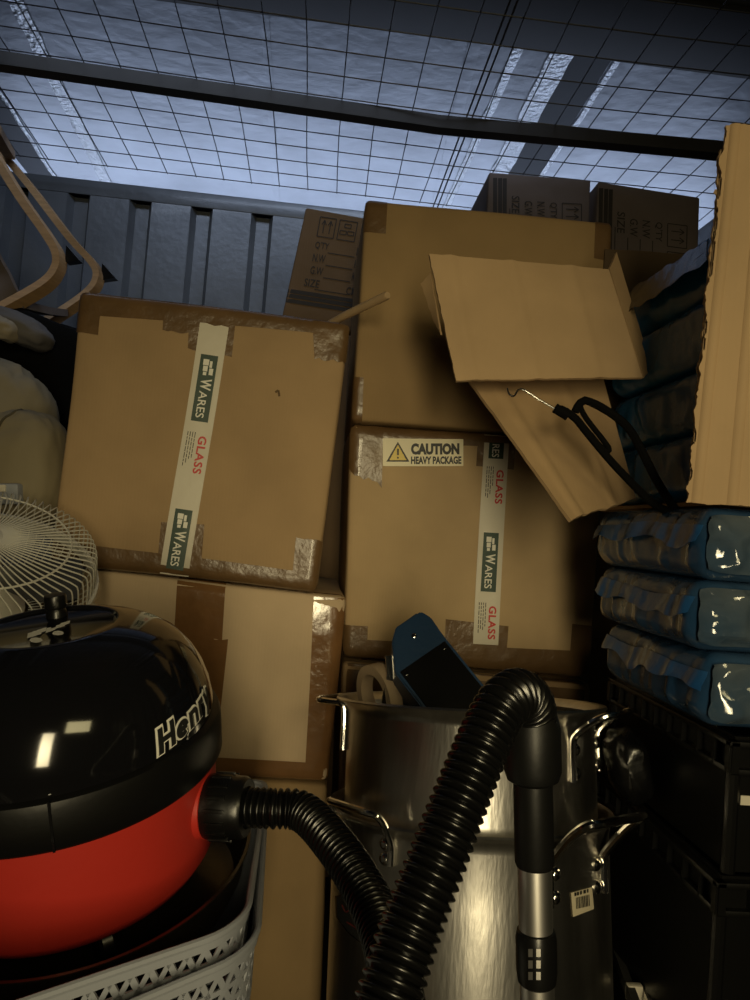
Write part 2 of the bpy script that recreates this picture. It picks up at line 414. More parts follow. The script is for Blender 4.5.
# foil-faced roof boards well above the mesh
RZ = 2.60
def roof(px, py, z=RZ): return hit(px, py, Vector((0, 0, z)), Vector((0, 0, 1)))
bm = bmesh.new()
box_into(bm, (-4, -2, RZ), (4, 7, RZ + .04)); struct('ceiling', bm, 'foil')
def roof_strip(name, p, q, wd, m, dz=.004, side=0., y0=1.2, y1=6.0):
    a, b = roof(*p), roof(*q); d = (b - a)
    f = lambda y: a + d * ((y - a.y) / d.y)
    bm = bmesh.new(); rows = []
    N = 60
    for i in range(N + 1):
        y = y0 + (y1 - y0) * i / N; c = f(y); j = random.uniform(-.004, .004) if m == 'foil_tape' else 0
        rows.append([Vector((c.x + (side - .5) * wd + j, y, RZ - dz)), Vector((c.x + side * wd, y, RZ - dz - .002)), Vector((c.x + (side + .5) * wd + j, y, RZ - dz))])
    grid_into(bm, rows); struct(name, bm, m)
roof_strip('trim_1', (25, 20), (102, 172), .055, 'foil_tape')
roof_strip('trim_2', (558, 62), (500, 172), .085, 'foil_tape', .005)
roof_strip('trim_3', (588, 62), (526, 172), .15, 'strip', .003)
roof_strip('trim_4', (614, 66), (541, 176), .022, 'foil_tape', .006)
roof_strip('trim_5', (265, 20), (277, 200), .03, 'foil', .003)
roof_strip('trim_6', (5, 125), (45, 178), .15, 'strip', .003)
roof_strip('trim_7', (0, 92), (52, 172), .02, 'foil_tape', .005)
roof_strip('trim_8', (470, 62), (437, 200), .045, 'foil', .004)
roof_strip('trim_9', (512, 62), (456, 185), .035, 'foil_tape', .005)
# broad steel roof beam across, with a bolt row
a = roof(300, 12).y; b2 = roof(690, 8).y
bm = bmesh.new(); box_into(bm, (-4, 2.17, RZ - .02), (4, 2.485, RZ - .004), bev=.003)
box_into(bm, (-4, 2.40, RZ - .004), (4, 2.43, RZ)); struct('beam_roof', bm, 'roof_beam')
# welded wire mesh over the unit
MZ = 2.045
bm = bmesh.new()
def sag(x, y): return MZ + .012 * math.sin(x * 2.1 + 1) * math.sin(y * 2.4)
x = XL
k = 0
while x < XR:
    pts = [Vector((x + .004 * math.sin(y_ * 5 + x * 9), y_, sag(x, y_))) for y_ in [(-.4 + .2 * i) for i in range(16)]]
    tube_into(bm, pts, .0017, 5, ref=(0, 0, 1)); x += .1; k += 1
y = -.3
while y < WALL_Y:
    pts = [Vector((XL + .2 * i, y, sag(XL + .2 * i, y) + .0032)) for i in range(14)]
    tube_into(bm, pts, .0017, 5, ref=(0, 0, 1)); y += .1
for dx in (0, .016):
    tube_into(bm, [Vector((.335 + dx, y_, MZ + .004)) for y_ in (-.4, 1, 2, WALL_Y)], .0026, 6, ref=(0, 0, 1))
struct('ceiling_mesh', bm, 'wire')
# mesh support beam
p1 = hit(-30, 57, Vector((0, 0, 2.015)), Vector((0, 0, 1))); p2 = hit(440, 125, Vector((0, 0, 2.015)), Vector((0, 0, 1))); p3 = hit(735, 152, Vector((0, 0, 2.015)), Vector((0, 0, 1)))
bm = bmesh.new()
P0 = p1 + (p1 - p2) * .6; P4 = p3 + (p3 - p2) * .9
P0.x = max(P0.x, XL); P4.x = min(P4.x, XR)
bar_into(bm, [P0, p1, p2, p3, P4], .040, .036, (0, 0, 1)); struct('beam_mesh', bm, 'beam')

# ------------------------------------------------------------------ left stack of cartons
c = Carton('moving_box', 'large taped carton with white branded tape, tilted on top of the left stack', [(80, 289), (349, 322), (317, 592), (49, 563)], 1.45, .48, 0, 0, .014, .004, seed=1)
BIG = c
c.patch('packing_tape', [(70, 270), (352, 308), (347, 335), (77, 313)], 'tape', nu=24, nv=6)
c.patch('packing_tape', [(190, 318), (236, 322), (232, 357), (188, 349)], 'tape', .0016, rag=1.5)
c.patch('packing_tape', [(164, 316), (200, 320), (198, 334), (163, 330)], 'tape', .0018, rag=1.5)
c.patch('packing_tape', [(74, 280), (104, 285), (98, 334), (72, 330)], 'tape', .0020)
c.patch('packing_tape', [(56, 540), (320, 574), (314, 612), (44, 585)], 'tape', nu=24, nv=6)
c.patch('packing_tape', [(162, 522), (205, 525), (200, 592), (156, 588)], 'tape', .0016)
c.patch('packing_tape', [(296, 538), (328, 542), (322, 605), (291, 600)], 'tape', .0018, rag=1)
c.patch('packing_tape', [(312, 318), (353, 322), (351, 362), (314, 358)], 'tape', .0020, rag=2, label='shiny clear tape on the corner')
printed_tape(c, (215, 325), (174, 578), 29, [('wares', 31, 98), ('glass', 112, 150), ('wares', 187, 248)])
c.lines('torn_scar', [((275, 393), (278, 391)), ((278, 391), (279, 397))], 2.2, 'card_dark', c.root, .0012)

c2 = Carton('cardboard_box', 'pale carton with a wide vertical strip of tan tape, under the tilted box', [(76, 568), (346, 597), (327, 782), (70, 768)], 1.46, .48, 0, 0, .012, .003, 'card_pale', seed=2)
c2.patch('packing_tape', [(178, 562), (226, 570), (222, 640), (174, 636)], 'tape_red', .0012, rag=1)
c2.patch('packing_tape', [(176, 634), (228, 640), (220, 716), (176, 710)], 'tape_red', .0016, rag=1.5)
c2.patch('packing_tape', [(314, 580), (350, 580), (334, 790), (305, 772)], 'tape_red', .0012, 6, 12)
c2.patch('packing_tape', [(215, 757), (332, 764), (330, 792), (213, 782)], 'tape_red', .0016, 12, 4)
c3 = Carton('cardboard_box', 'plain brown carton at the foot of the left stack beside the pots', [(66, 770), (328, 785), (320, 1020), (62, 1010)], 1.46, .48, 0, 0, .012, .003, 'card_brown_dim', seed=3, zbase=FLOOR + .002)

# ------------------------------------------------------------------ middle stack
c = Carton('cardboard_box', 'wide carton on top of the middle stack, behind the torn flaps', [(366, 198), (613, 222), (606, 438), (352, 421)], 1.62, .44, 0, 0, .012, .003, 'card_brown_dim', seed=4)
c.patch('packing_tape', [(362, 190), (388, 194), (386, 233), (362, 231)], 'tape', .0014)
c.patch('packing_tape', [(596, 214), (618, 216), (616, 262), (594, 258)], 'tape', .0014)
c.patch('packing_tape', [(350, 376), (364, 378), (362, 432), (349, 430)], 'tape', .0014)
c = Carton('heavy_box', 'carton with a caution sticker and white branded tape, in the middle stack', [(351, 424), (606, 441), (591, 678), (343, 656)], 1.62, .44, 0, 0, .014, .003, 'card_tan_lit', seed=5)
CAU = c
c.patch('packing_tape', [(345, 415), (610, 432), (606, 452), (350, 440)], 'tape', nu=24, nv=5)
c.patch('packing_tape', [(346, 422), (384, 424), (382, 486), (346, 470)], 'tape', .0016, rag=3)
c.patch('packing_tape', [(478, 434), (516, 437), (514, 470), (476, 466)], 'tape', .0016)
c.patch('packing_tape', [(340, 638), (594, 652), (590, 690), (338, 668)], 'tape', nu=24, nv=5)
c.patch('packing_tape', [(446, 619), (508, 626), (504, 672), (444, 668)], 'tape', .0016)
c.patch('packing_tape', [(341, 624), (368, 626), (366, 664), (340, 662)], 'tape', .0018)
c.patch('packing_tape', [(572, 624), (598, 627), (594, 684), (568, 680)], 'tape', .0018)
printed_tape(c, (497, 434), (485, 644), 25, [('res', 9, 25), ('glass', 36, 70), ('wares', 99, 158), ('glass', 172, 205)])
lab = c.patch('caution_sticker', [(383, 438), (463, 439), (463, 466), (383, 466)], 'label', .003, 4, 3, label='cream caution sticker')
c.shapes('warning_triangle', [[(398, 441.5), (409.5, 461.5), (386.5, 461.5)]], 'black_ink', lab, .0038)
c.shapes('triangle_centre', [[(398, 444.5), (406.5, 460), (389.5, 460)]], 'yellow_ink', lab, .0044)
c.lines('exclamation_mark', [((398, 448.5), (398, 455)), ((398, 456.6), (398, 458.4))], 1.7, 'black_ink', lab, .0052)
c.text('black_lettering', [('CAUTION', (411, 454.5), (48, 0), (0, -11.5), .06), ('HEAVY PACKAGE', (411, 464), (50, 0), (0, -7.8), .045)], 'black_ink', lab, .0040)
c = Carton('cardboard_box', 'taped carton at the foot of the middle stack behind the steel pots', [(343, 661), (592, 684), (580, 900), (335, 890)], 1.62, .44, 0, 0, .012, .003, seed=6, zbase=FLOOR + .002)
c.patch('packing_tape', [(338, 652), (596, 672), (592, 720), (336, 700)], 'tape', nu=24, nv=5)

# ------------------------------------------------------------------ printed cartons at the back
def shipping_print(c, o, U, V):
    """carton print; o pixel of top left of the panel, U/V pixel vectors across and down"""
    P = lambda u, v: (o[0] + U[0] * u + V[0] * v, o[1] + U[1] * u + V[1] * v)
    seg = []
    def rect(u0, v0, u1, v1): return [(P(u0, v0), P(u1, v0)), (P(u1, v0), P(u1, v1)), (P(u1, v1), P(u0, v1)), (P(u0, v1), P(u0, v0))]
    seg += rect(.30, .05, .56, .26) + rect(.62, .05, .90, .26)
    for u in (.38, .48): seg += [(P(u, .22), P(u, .09)), (P(u, .08), P(u - .035, .13)), (P(u, .08), P(u + .035, .13))]
    for k in range(3):
        u = .76 + .07 * math.cos(2.1 * k + .5); v = .155 + .05 * math.sin(2.1 * k + .5)
        seg += rect(u - .05, v - .02, u + .05, v + .02)
    for v in (.42, .555, .69, .83): seg.append((P(.52 if v < .8 else .42, v), P(.95, v)))
    c.lines('printed_marks', seg, .9, 'print_ink', c.root, .0012)
    it = []
    for t, u0, u1, v in (("Q'TY", .30, .52, .40), ('N.W', .30, .50, .535), ('G.W', .30, .50, .67), ('SIZE', .24, .48, .81), ('PCS', .97, 1.15, .40), ('KG', .97, 1.1, .535), ('KG', .97, 1.1, .67), ('CM', .92, 1.08, .83)):
        it.append((t, P(u0, v), ((u1 - u0) * U[0], (u1 - u0) * U[1]), (-.085 * V[0], -.085 * V[1]), .01))
    c.text('printed_lettering', it, 'print_ink', c.root, .0012)
    c.lines('printed_stripes', [(P(k * .1, v), P(k * .1 + .1, v)) for v in (.885, .935, .99) for k in range(0, 11)], 4.0, 'print_ink', c.root, .0012)
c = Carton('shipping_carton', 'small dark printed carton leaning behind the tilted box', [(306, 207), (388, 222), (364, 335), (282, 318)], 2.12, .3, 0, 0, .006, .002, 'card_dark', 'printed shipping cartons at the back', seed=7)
SHIP = [c.base.z]
shipping_print(c, (303, 209), (62, 10), (-17, 92))
c = Carton('shipping_carton', 'printed carton on its side peeking over the top box of the middle stack', [(489, 172), (591, 180), (588, 274), (484, 268)], 2.2, .3, 0, 0, .006, .002, 'card_grey_dim', 'printed shipping cartons at the back', seed=8)
shipping_print(c, (586, 183), (0, 72), (-92, -5))
c = Carton('shipping_carton', 'printed carton on its side at the back, next to the torn upright panel', [(598, 181), (700, 197), (697, 290), (593, 280)], 2.16, .3, 0, 0, .006, .002, 'card_grey_dim', 'printed shipping cartons at the back', seed=9)
SHIP.append(c.base.z)
shipping_print(c, (692, 200), (-2, 88), (-92, -12))
# plain cartons the printed ones stand on
def plain_carton(label, lo, hi):
    bm = bmesh.new(); box_into(bm, lo, hi, bev=.006)
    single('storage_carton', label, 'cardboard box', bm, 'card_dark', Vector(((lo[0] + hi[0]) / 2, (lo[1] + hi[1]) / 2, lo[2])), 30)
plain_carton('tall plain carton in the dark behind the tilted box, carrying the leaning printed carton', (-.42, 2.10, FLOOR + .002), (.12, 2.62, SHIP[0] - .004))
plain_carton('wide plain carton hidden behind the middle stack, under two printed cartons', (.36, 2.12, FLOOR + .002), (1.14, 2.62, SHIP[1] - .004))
# ------------------------------------------------------------------ torn open carton on the right, its flaps and bags
def tear(p): return noise.noise(p * 22) * .8 + noise.noise(p * 70) * .6 + noise.noise(p * 200) * .3
def sheet(name, px, d, m, parent, th=.005, n=(14, 14), rag=(0, 0, 0, 0), crease=0, curl=0.):
    """a cardboard sheet through pixels TL TR BR BL, each with its own distance; rag: roughness of top, right, bottom, left edges in px"""
    bm = bmesh.new(); q = [at(x, y, dd) for (x, y), dd in zip(px, d)]; TL, TR, BR, BL = q
    nr = (TR - TL).cross(BL - TL).normalized(); nu, nv = n; rows = []; rn = random.Random(int(px[0][0] * 3 + px[0][1])); ex = (TR - TL).normalized(); ey = (BL - TL).normalized()
    for j in range(nv + 1):
        v = j / nv; row = []
        for i in range(nu + 1):
            u = i / nu; p = (TL * (1 - u) + TR * u) * (1 - v) + (BL * (1 - u) + BR * u) * v
            k = .0011
            if j == 0: p = p + ey * tear(p) * rag[0] * k
            if i == nu: p = p + ex * tear(p) * rag[1] * k
            if j == nv: p = p + ey * tear(p) * rag[2] * k
            if i == 0: p = p + ex * tear(p) * rag[3] * k
            z = noise.noise(p * 4) * .003 + curl * math.sin(math.pi * u)
            if crease: z += -.003 * math.sin((u + .02 * v) * crease * math.pi + .5) ** 30
            row.append(p + nr * z)
        rows.append(row)
    grid_into(bm, rows); solid(bm, th); return link(name, bm, m, parent, 40)
CZ = .928
oc = thing('open_carton', 'torn open carton full of blue bags, resting on the bag stack', 'cardboard box', (.72, 1.15, CZ))
sheet('front_panel', [(724, 128), (850, 118), (830, 512), (686, 503)], [.93, .90, .90, .93], 'card_light', oc, .006, (120, 160), (4, 0, 2, 7), 4)
sheet('edge_strip', [(718, 150), (727, 150), (694, 502), (686, 502)], [.937, .937, .937, .937], 'card', oc, .004, (4, 160), (2, 2, 2, 5))
sheet('back_panel', [(604, 250), (790, 262), (780, 515), (598, 508)], [1.44, 1.44, 1.42, 1.42], 'card_inside_shade', oc, .005, (12, 12), (2, 0, 0, 3))
bm = bmesh.new(); box_into(bm, (.54, .945, CZ), (.98, 1.40, CZ + .006)); link('bottom_panel', bm, 'card', oc)
bm = bmesh.new(); box_into(bm, (.975, .93, CZ + .006), (.981, 1.40, 1.36)); link('side_panel', bm, 'card', oc)
fl = sheet('flap', [(428, 256), (607, 272), (641, 379), (456, 382)], [1.24, 1.27, 1.20, 1.18], 'card_light', oc, .006, (60, 40), (0, 0, 1, 2), 3)
sheet('fold_strip', [(607, 271), (614, 254), (649, 369), (641, 379)], [1.272, 1.30, 1.24, 1.204], 'card', oc, .005, (4, 14), (2, 1, 1, 1))
sheet('torn_edge', [(422, 284), (431, 272), (442, 335), (436, 322)], [1.26, 1.245, 1.225, 1.245], 'card', oc, .003, (4, 8), (3, 1, 3, 5))
sheet('flap', [(462, 372), (600, 372), (633, 500), (568, 522)], [1.27, 1.34, 1.22, 1.12], 'card', oc, .006, (60, 60), (0, 0, 3, 1), 2)

def bag(name, label, lo, hi, group, m, seed, end='bag_end'):
    """a flat pack in blue film: a soft slab with sagging, wrinkled sides; near end, folded flaps and loose film are parts"""
    cx, cy = (lo[0] + hi[0]) / 2, (lo[1] + hi[1]) / 2
    root = thing(name, label, 'plastic bag', (cx, cy, lo[2]), group)
    hx, hy, hz = (hi[0] - lo[0]) / 2, (hi[1] - lo[1]) / 2, (hi[2] - lo[2]) / 2; cz = (lo[2] + hi[2]) / 2; sd = Vector((seed * 5.1, seed * 2.3, seed))
    def S(x, y, z, off=0.):
        r = hz * .55; p = Vector((x * hx, y * hy, z * hz)); h = (hx, hy, hz)
        inner = Vector([max(-a + r, min(a - r, c_)) for a, c_ in zip(h, p)]); d = p - inner
        d = d.normalized() if d.length > 1e-9 else d
        p = inner + d * r; wp = p + Vector((cx, cy, cz))
        s_ = wp.x + wp.y
        ridge = 1 - abs(noise.noise(Vector((s_ * 17, wp.z * 9, 0)) + sd)) * 2
        k = noise.noise(wp * 8 + sd) * .010 + ridge ** 3 * .004 + noise.noise(Vector((s_ * 45, wp.z * 12, 0)) + sd) * .0022
        w_ = 1 - abs(d.z) ** 2
        return wp + Vector((d.x, d.y, d.z * .2)) * (k * w_ + off)
    N = 64; L = [-1 + 2 * i / N for i in range(N + 1)]; K = [-1 + 2 * i / 16 for i in range(17)]
    bm = bmesh.new()
    f = lambda a, b, g: grid_into(bm, [[S(*g(u, v)) for v in b] for u in a])
    for s_ in (-1, 1):
        f(L, L, lambda u, v: (u, v, s_)); f(L, K, lambda u, v: (u, s_, v)); f(L, K, lambda u, v: (s_, u, v))
    bmesh.ops.remove_doubles(bm, verts=bm.verts, dist=1e-5)
    link('bag_body', bm, m, root, 75)
    if end:
        bm = bmesh.new()
        grid_into(bm, [[S(u, -1, v, .003) + Vector((0, -1, 0)) * .008 * max(0, 1 - 2.6 * abs(noise.noise(Vector((u * 2.6 + v * .9, u * 1.3 - v * 1.1, seed * 3.1))))) for v in [-.86 + 1.72 * i / 18 for i in range(19)]] for u in [-1 + 2 * i / 80 for i in range(81)]])
        link('clear_end', bm, end, root, 45, 'glossy clear end of the bag')
        bm = bmesh.new(); rows = []
        for i in range(61):
            y = -.97 + 1.92 * i / 60; top = .50 + .25 * noise.noise(Vector((y * 1.6, seed, 2.2))); L_ = .024 + .020 * noise.noise(Vector((y * 2.2, seed, 0)))
            t = S(-1, y, top, .002)
            rows.append([t + Vector((-.001 - .009 * q - .004 * noise.noise(Vector((y * 5, q * 2, seed))) * q, 0, -L_ * q)) for q in (0, .25, .5, .75, 1)])
        grid_into(bm, rows); solid(bm, .0008); link('film_fold', bm, 'bag_blue', root, 60, 'loose dark blue film')
    return root
BX0, BX1, BY0, BY1 = .50, .93, .90, 1.25
bag('plastic_bag', 'blue film bag, lowest of three on the black crate', (BX0 + .01, BY0, .640), (BX1, BY1 - .02, .735), 'blue bags stacked on the crate', 'bag', 1)
bag('plastic_bag', 'blue film bag, middle of three on the black crate', (BX0 - .005, BY0 + .01, .735), (BX1, BY1, .828), 'blue bags stacked on the crate', 'bag', 2)
bag('plastic_bag', 'blue film bag just under the torn carton, topmost of three', (BX0 - .01, BY0 - .01, .828), (BX1, BY1, .922), 'blue bags stacked on the crate', 'bag', 3)
names = ['lowest dark blue bag inside the torn carton, behind the hanger', 'second dark blue bag from the bottom inside the torn carton', 'third dark blue bag from the bottom inside the torn carton', 'topmost dark blue bag inside the torn carton, catching light']
for i in range(4):
    z = CZ + .008 + i * .098
    bag('plastic_bag', names[i], (.525 + .006 * (i % 2), .955, z), (.95, 1.32, z + .098), 'dark blue bags in the torn carton', 'bag_dark', 11 + i, end=None)

bm = bmesh.new(); Q = [at(636, 292, 1.30), at(709, 247, 1.02), at(709, 266, 1.00), at(618, 326, 1.30)]
grid_into(bm, [[(Q[0] * (1 - u) + Q[1] * u) * (1 - v) + (Q[3] * (1 - u) + Q[2] * u) * v + Vector((-.004, 0, .008)) + Vector((.3, .3, 1)) * .010 * noise.noise(Vector((u * 7, v * 3, 3))) for v in [j / 8 for j in range(9)]] for u in [i / 30 for i in range(31)]])
solid(bm, .0012); single('plastic_sheet', 'strip of black plastic sheet draped over the topmost bag in the torn carton', 'plastic sheet', bm, 'black_bag', (Q[3] + Q[2]) / 2)
# ------------------------------------------------------------------ hanger and dowel
hg = thing('coat_hanger', 'black plastic coat hanger with a steel hook, lying over the torn flap', 'coat hanger', at(600, 440, 1.09))
HD = 1.10
P = lambda l, d=HD: [at(x, y, d + dd) for x, y, dd in l]
bm = bmesh.new(); tube_into(bm, catmull(P([(511, 390, .0), (507, 388, .0), (509, 394, 0), (514, 396, 0), (518, 390, 0), (524, 390, 0), (540, 400, 0), (559, 411, 0)][1:]), 6), .0016, 8); link('hook', bm, 'chrome', hg, label='bent steel hook')
bm = bmesh.new()
tube_into(bm, resample(catmull(P([(556, 409, 0), (563, 410, 0), (575, 418, 0), (585, 430, 0), (603, 452, 0), (622, 473, -.01), (654, 504, -.03), (678, 514, -.05)]), 8), .008), .0062, 8)
tube_into(bm, resample(catmull(P([(575, 412, .005), (580, 403, .005), (588, 401, .005), (612, 414, .0), (632, 433, 0), (657, 481, -.02), (678, 514, -.05)]), 8), .008), .0062, 8)
link('shoulder_bar', bm, 'black_cloth', hg)
bm = bmesh.new(); tube_into(bm, catmull(P([(579, 404, .004), (586, 418, 0), (608, 447, 0), (604, 450, 0), (590, 434, 0)]), 6), .0042, 8); link('cross_loop', bm, 'black_cloth', hg)
bm = bmesh.new(); tube_into(bm, catmull(P([(555, 408, 0), (560, 411, 0), (568, 416, 0)]), 5), lambda i: .0078, 10); link('hook_collar', bm, 'black_cloth', hg)
bm = bmesh.new(); tube_into(bm, [at(320, 330, 1.62), at(342, 317, 1.55), at(386, 296, 1.42), at(387.6, 295.2, 1.415)], lambda i: (.0085, .0085, .0085, .0065)[i], 14)
single('wooden_dowel', 'pale round wooden stick poking out above the tilted box', 'stick', bm, 'dowel', at(342, 317, 1.55))

# ------------------------------------------------------------------ black crates
def crate(label, x0, x1, y0, y1, z0, z1, extra):
    root = thing('storage_crate', label, 'crate', ((x0 + x1) / 2, (y0 + y1) / 2, z0), 'black plastic crates on the right')
    t = .006; bm = bmesh.new(); i = .012
    box_into(bm, (x0 + i, y0 + i, z0), (x1 - i, y0 + i + t, z1)); box_into(bm, (x0 + i, y1 - i - t, z0), (x1 - i, y1 - i, z1))
    box_into(bm, (x0 + i, y0 + i + t, z0), (x0 + i + t, y1 - i - t, z1)); box_into(bm, (x1 - i - t, y0 + i + t, z0), (x1 - i, y1 - i - t, z1)); box_into(bm, (x0 + i + t, y0 + i + t, z0), (x1 - i - t, y1 - i - t, z0 + t))
    for cx_, cy_ in ((x0 + i, y0 + i), (x1 - i, y0 + i), (x0 + i, y1 - i), (x1 - i, y1 - i)): tube_into(bm, [Vector((cx_, cy_, z0)), Vector((cx_, cy_, z1 - .04))], .009, 10)
    link('crate_body', bm, 'black', root)
    bm = bmesh.new()
    for zz, o_ in ((z1 - .012, 0), (z1 - .048, .003)):
        a0, a1, b0, b1 = x0 + o_, x1 - o_, y0 + o_, y1 - o_
        box_into(bm, (a0, b0, zz), (a1, b0 + .014, zz + .008), bev=.002); box_into(bm, (a0, b1 - .014, zz), (a1, b1, zz + .008), bev=.002)
        box_into(bm, (a0, b0, zz), (a0 + .014, b1, zz + .008), bev=.002); box_into(bm, (a1 - .014, b0, zz), (a1, b1, zz + .008), bev=.002)
    n = 9
    for k in range(n + 1):
        y = y0 + (y1 - y0 - .006) * k / n; box_into(bm, (x0 + .003, y, z1 - .045), (x0 + .013, y + .005, z1 - .01)); box_into(bm, (x1 - .013, y, z1 - .045), (x1 - .003, y + .005, z1 - .01))
        x = x0 + (x1 - x0 - .006) * k / n; box_into(bm, (x, y0 + .003, z1 - .045), (x + .005, y0 + .013, z1 - .01)); box_into(bm, (x, y1 - .013, z1 - .045), (x + .005, y1 - .003, z1 - .01))
    link('rim', bm, 'black', root)
    if extra:
        bm = bmesh.new(); p = hit(743, 800, Vector((0, y0 + i, 0)), Vector((0, 1, 0)))
        box_into(bm, (p.x - .004, y0 + i - .0015, p.z - .006), (p.x + .04, y0 + i, p.z + .006)); link('paper_label', bm, 'white_tape', root, label='small white label')
    return root
NX = at(727, 744, .95).x
crate('black plastic crate under the three blue bags, with a small white label', NX, NX + .42, .91, 1.31, .455, .628, 1)
crate('tall black plastic crate standing on the floor below the upper crate', NX - .01, NX + .42, 0.905, 1.32, FLOOR + .001, .452, 0)
# ------------------------------------------------------------------ stock pots
AX = axis_at(470, 702, 3.6, .4)
PC = at(469, 700, 1.27)
BP = basis(AX, CR)
def Pp(r, ang, h): e, g, a = BP; return PC + a * h + e * (r * math.cos(ang)) + g * (r * math.sin(ang))
def pot(label, rim, R0, H0, lip):
    z = PC + AX * (rim - H0)
    root = thing('stock_pot', label, 'pot', z, 'steel stock pots nested together')
    bm = bmesh.new(); t = .003
    out = [(0, -H0), (R0 * .88, -H0), (R0 * .96, -H0 + .008), (R0, -H0 + .035)] + [(R0, -H0 + .035 + (H0 - .06) * k / 6) for k in range(1, 7)] + [(R0 + .001, -.02), (R0 + lip * .5, -.008), (R0 + lip, -.005), (R0 + lip + .002, -.002), (R0 + lip, .001), (R0 + lip * .4, -.001), (R0 - t, -.012), (R0 - t, -H0 * .5), (R0 - t, -H0 + .035), (R0 * .95, -H0 + .011), (0, -H0 + .006)]
    lathe_into(bm, PC + AX * rim, BP, [(max(r, 1e-4), h) for r, h in out], 96); bmesh.ops.remove_doubles(bm, verts=bm.verts, dist=2e-4)
    link('pot_body', bm, 'steel', root, 40); return root
RU, RL = .2085, .225
LD = .168
PBOT = (PC.z - FLOOR - AX.z * LD - .008 - RL * math.sqrt(max(0, 1 - AX.z ** 2))) / AX.z
def handle(root, ang, h, R0, span, rise, outw, rod=.0055, drop=.06):
    """bent rod handle: two legs flat on the wall, a loop standing out"""
    bm = bmesh.new(); s = span / R0 / 2
    rr = R0 + rod
    tang = lambda a: Vector(Pp(1, a + math.pi / 2, 0)) - Vector(Pp(0, 0, 0))
    pts = [Pp(rr, ang - s, h - drop), Pp(rr, ang - s, h - .015), Pp(rr + .006, ang - s * .98, h), Pp(rr + outw * .55, ang - s * .9, h + rise * .6), Pp(rr + outw * .92, ang - s * .8, h + rise * .95), Pp(rr + outw, ang - s * .55, h + rise), Pp(rr + outw, ang + s * .55, h + rise), Pp(rr + outw * .92, ang + s * .8, h + rise * .95), Pp(rr + outw * .55, ang + s * .9, h + rise * .6), Pp(rr + .006, ang + s * .98, h), Pp(rr, ang + s, h - .015), Pp(rr, ang + s, h - drop)]
    tube_into(bm, resample(catmull(pts, 6), .005), rod, 10); o = link('handle', bm, 'chrome', root, label='polished bent rod handle')
    for sg in (-1, 1):
        for q in (.35, .85):
            bm = bmesh.new(); c0 = Pp(R0, ang + sg * s + (.035 if sg < 0 else -.035) * .0 + .06 * -sg, h - drop * q); e = (c0 - Pp(0, 0, h - drop * q)).normalized()
            lathe_into(bm, c0, basis(e, AX), [(.0095, 0), (.0095, .002), (.007, .005), (.003, .007), (.0001, .0073)], 16); link('rivet', bm, 'chrome', o)
PUP = .40
RUL = RU
up = pot('upper steel stock pot with a blue case and tape inside it', 0, RU, LD + PBOT - .02, .018)
lo = pot('lower wide steel stock pot on the floor, holding the upper pot', -LD, RL, PBOT, .008)
handle(up, R(-31), -.034, RU, .145, .030, .050, drop=.068)
handle(up, R(166), -.012, RU, .13, .004, .045, drop=.075)
handle(lo, R(-53), -LD - .030, RL, .12, .060, .070, .0065, drop=.06)
handle(lo, R(-142), -LD - .012, RL, .13, .030, .022, drop=.04)
# emblem plate and barcode sticker on the lower pot
def wrap(px, py, off):
    """pixel to the lower pot's wall"""
    r = ray(px, py).normalized(); a = BP[2]; o = CAM - PC; dr = r - a * r.dot(a); od = o - a * o.dot(a); rr = RL + off
    A, Bq, Cq = dr.dot(dr), 2 * dr.dot(od), od.dot(od) - rr * rr; D = max(Bq * Bq - 4 * A * Cq, 0); return CAM + r * ((-Bq - math.sqrt(D)) / (2 * A))
def wrap_poly(bm, pts, off, n=8):
    cx_ = sum(p[0] for p in pts) / len(pts); cy_ = sum(p[1] for p in pts) / len(pts); rows = []
    for k in range(n + 1):
        s_ = max(k / n, .001); row = []
        for i, p in enumerate(pts):
            q = pts[(i + 1) % len(pts)]
            for t in (0, .34, .67): row.append(wrap(cx_ + (p[0] + (q[0] - p[0]) * t - cx_) * s_, cy_ + (p[1] + (q[1] - p[1]) * t - cy_) * s_, off))
        rows.append(row)
    grid_into(bm, rows, closed_v=True)
hexa = [(335, 896), (352, 893), (380, 901), (391, 925), (389, 944), (364, 946), (347, 932), (336, 917)]
bm = bmesh.new(); wrap_poly(bm, hexa, .0010); pl = link('maker_plate', bm, 'chrome', lo, label='black emblem plate with dark red script')
hc = (363, 920)
bm = bmesh.new(); wrap_poly(bm, [(hc[0] + (x - hc[0]) * .95, hc[1] + (y - hc[1]) * .95) for x, y in hexa], .0016); link('plate_field', bm, 'black_ink', pl)
bm = bmesh.new()
for pts in ([(342, 905), (346, 912), (352, 908), (356, 918), (362, 913), (368, 924), (372, 920)], [(347, 922), (356, 928), (362, 936), (372, 938)]):
    w_ = [wrap(x, y, .0022) for x, y in [(p.x, p.y) for p in catmull([Vector((x, y, 0)) for x, y in pts], 5)]]; tube_into(bm, w_, .0010, 5)
link('red_script', bm, mat('dark_red_ink', (.12, .012, .01), .4), pl)
bm = bmesh.new(); wrap_poly(bm, [(571, 893), (592, 887), (594, 909), (573, 917)], .0012); st = link('barcode_sticker', bm, 'sticker', lo, label='cream barcode sticker')
bm = bmesh.new(); rn = random.Random(3); x = 576.
while x < 589:
    wd = rn.uniform(.4, 1.1); f = (x - 571) / 21; y0 = 899 - 5 * f
    bm.faces.new([bm.verts.new(wrap(a_, b_, .0022)) for a_, b_ in ((x, y0), (x + wd, y0 - .2), (x + wd + .6, y0 + 11), (x + .6, y0 + 11.4))]); x += wd + rn.uniform(.4, .9)
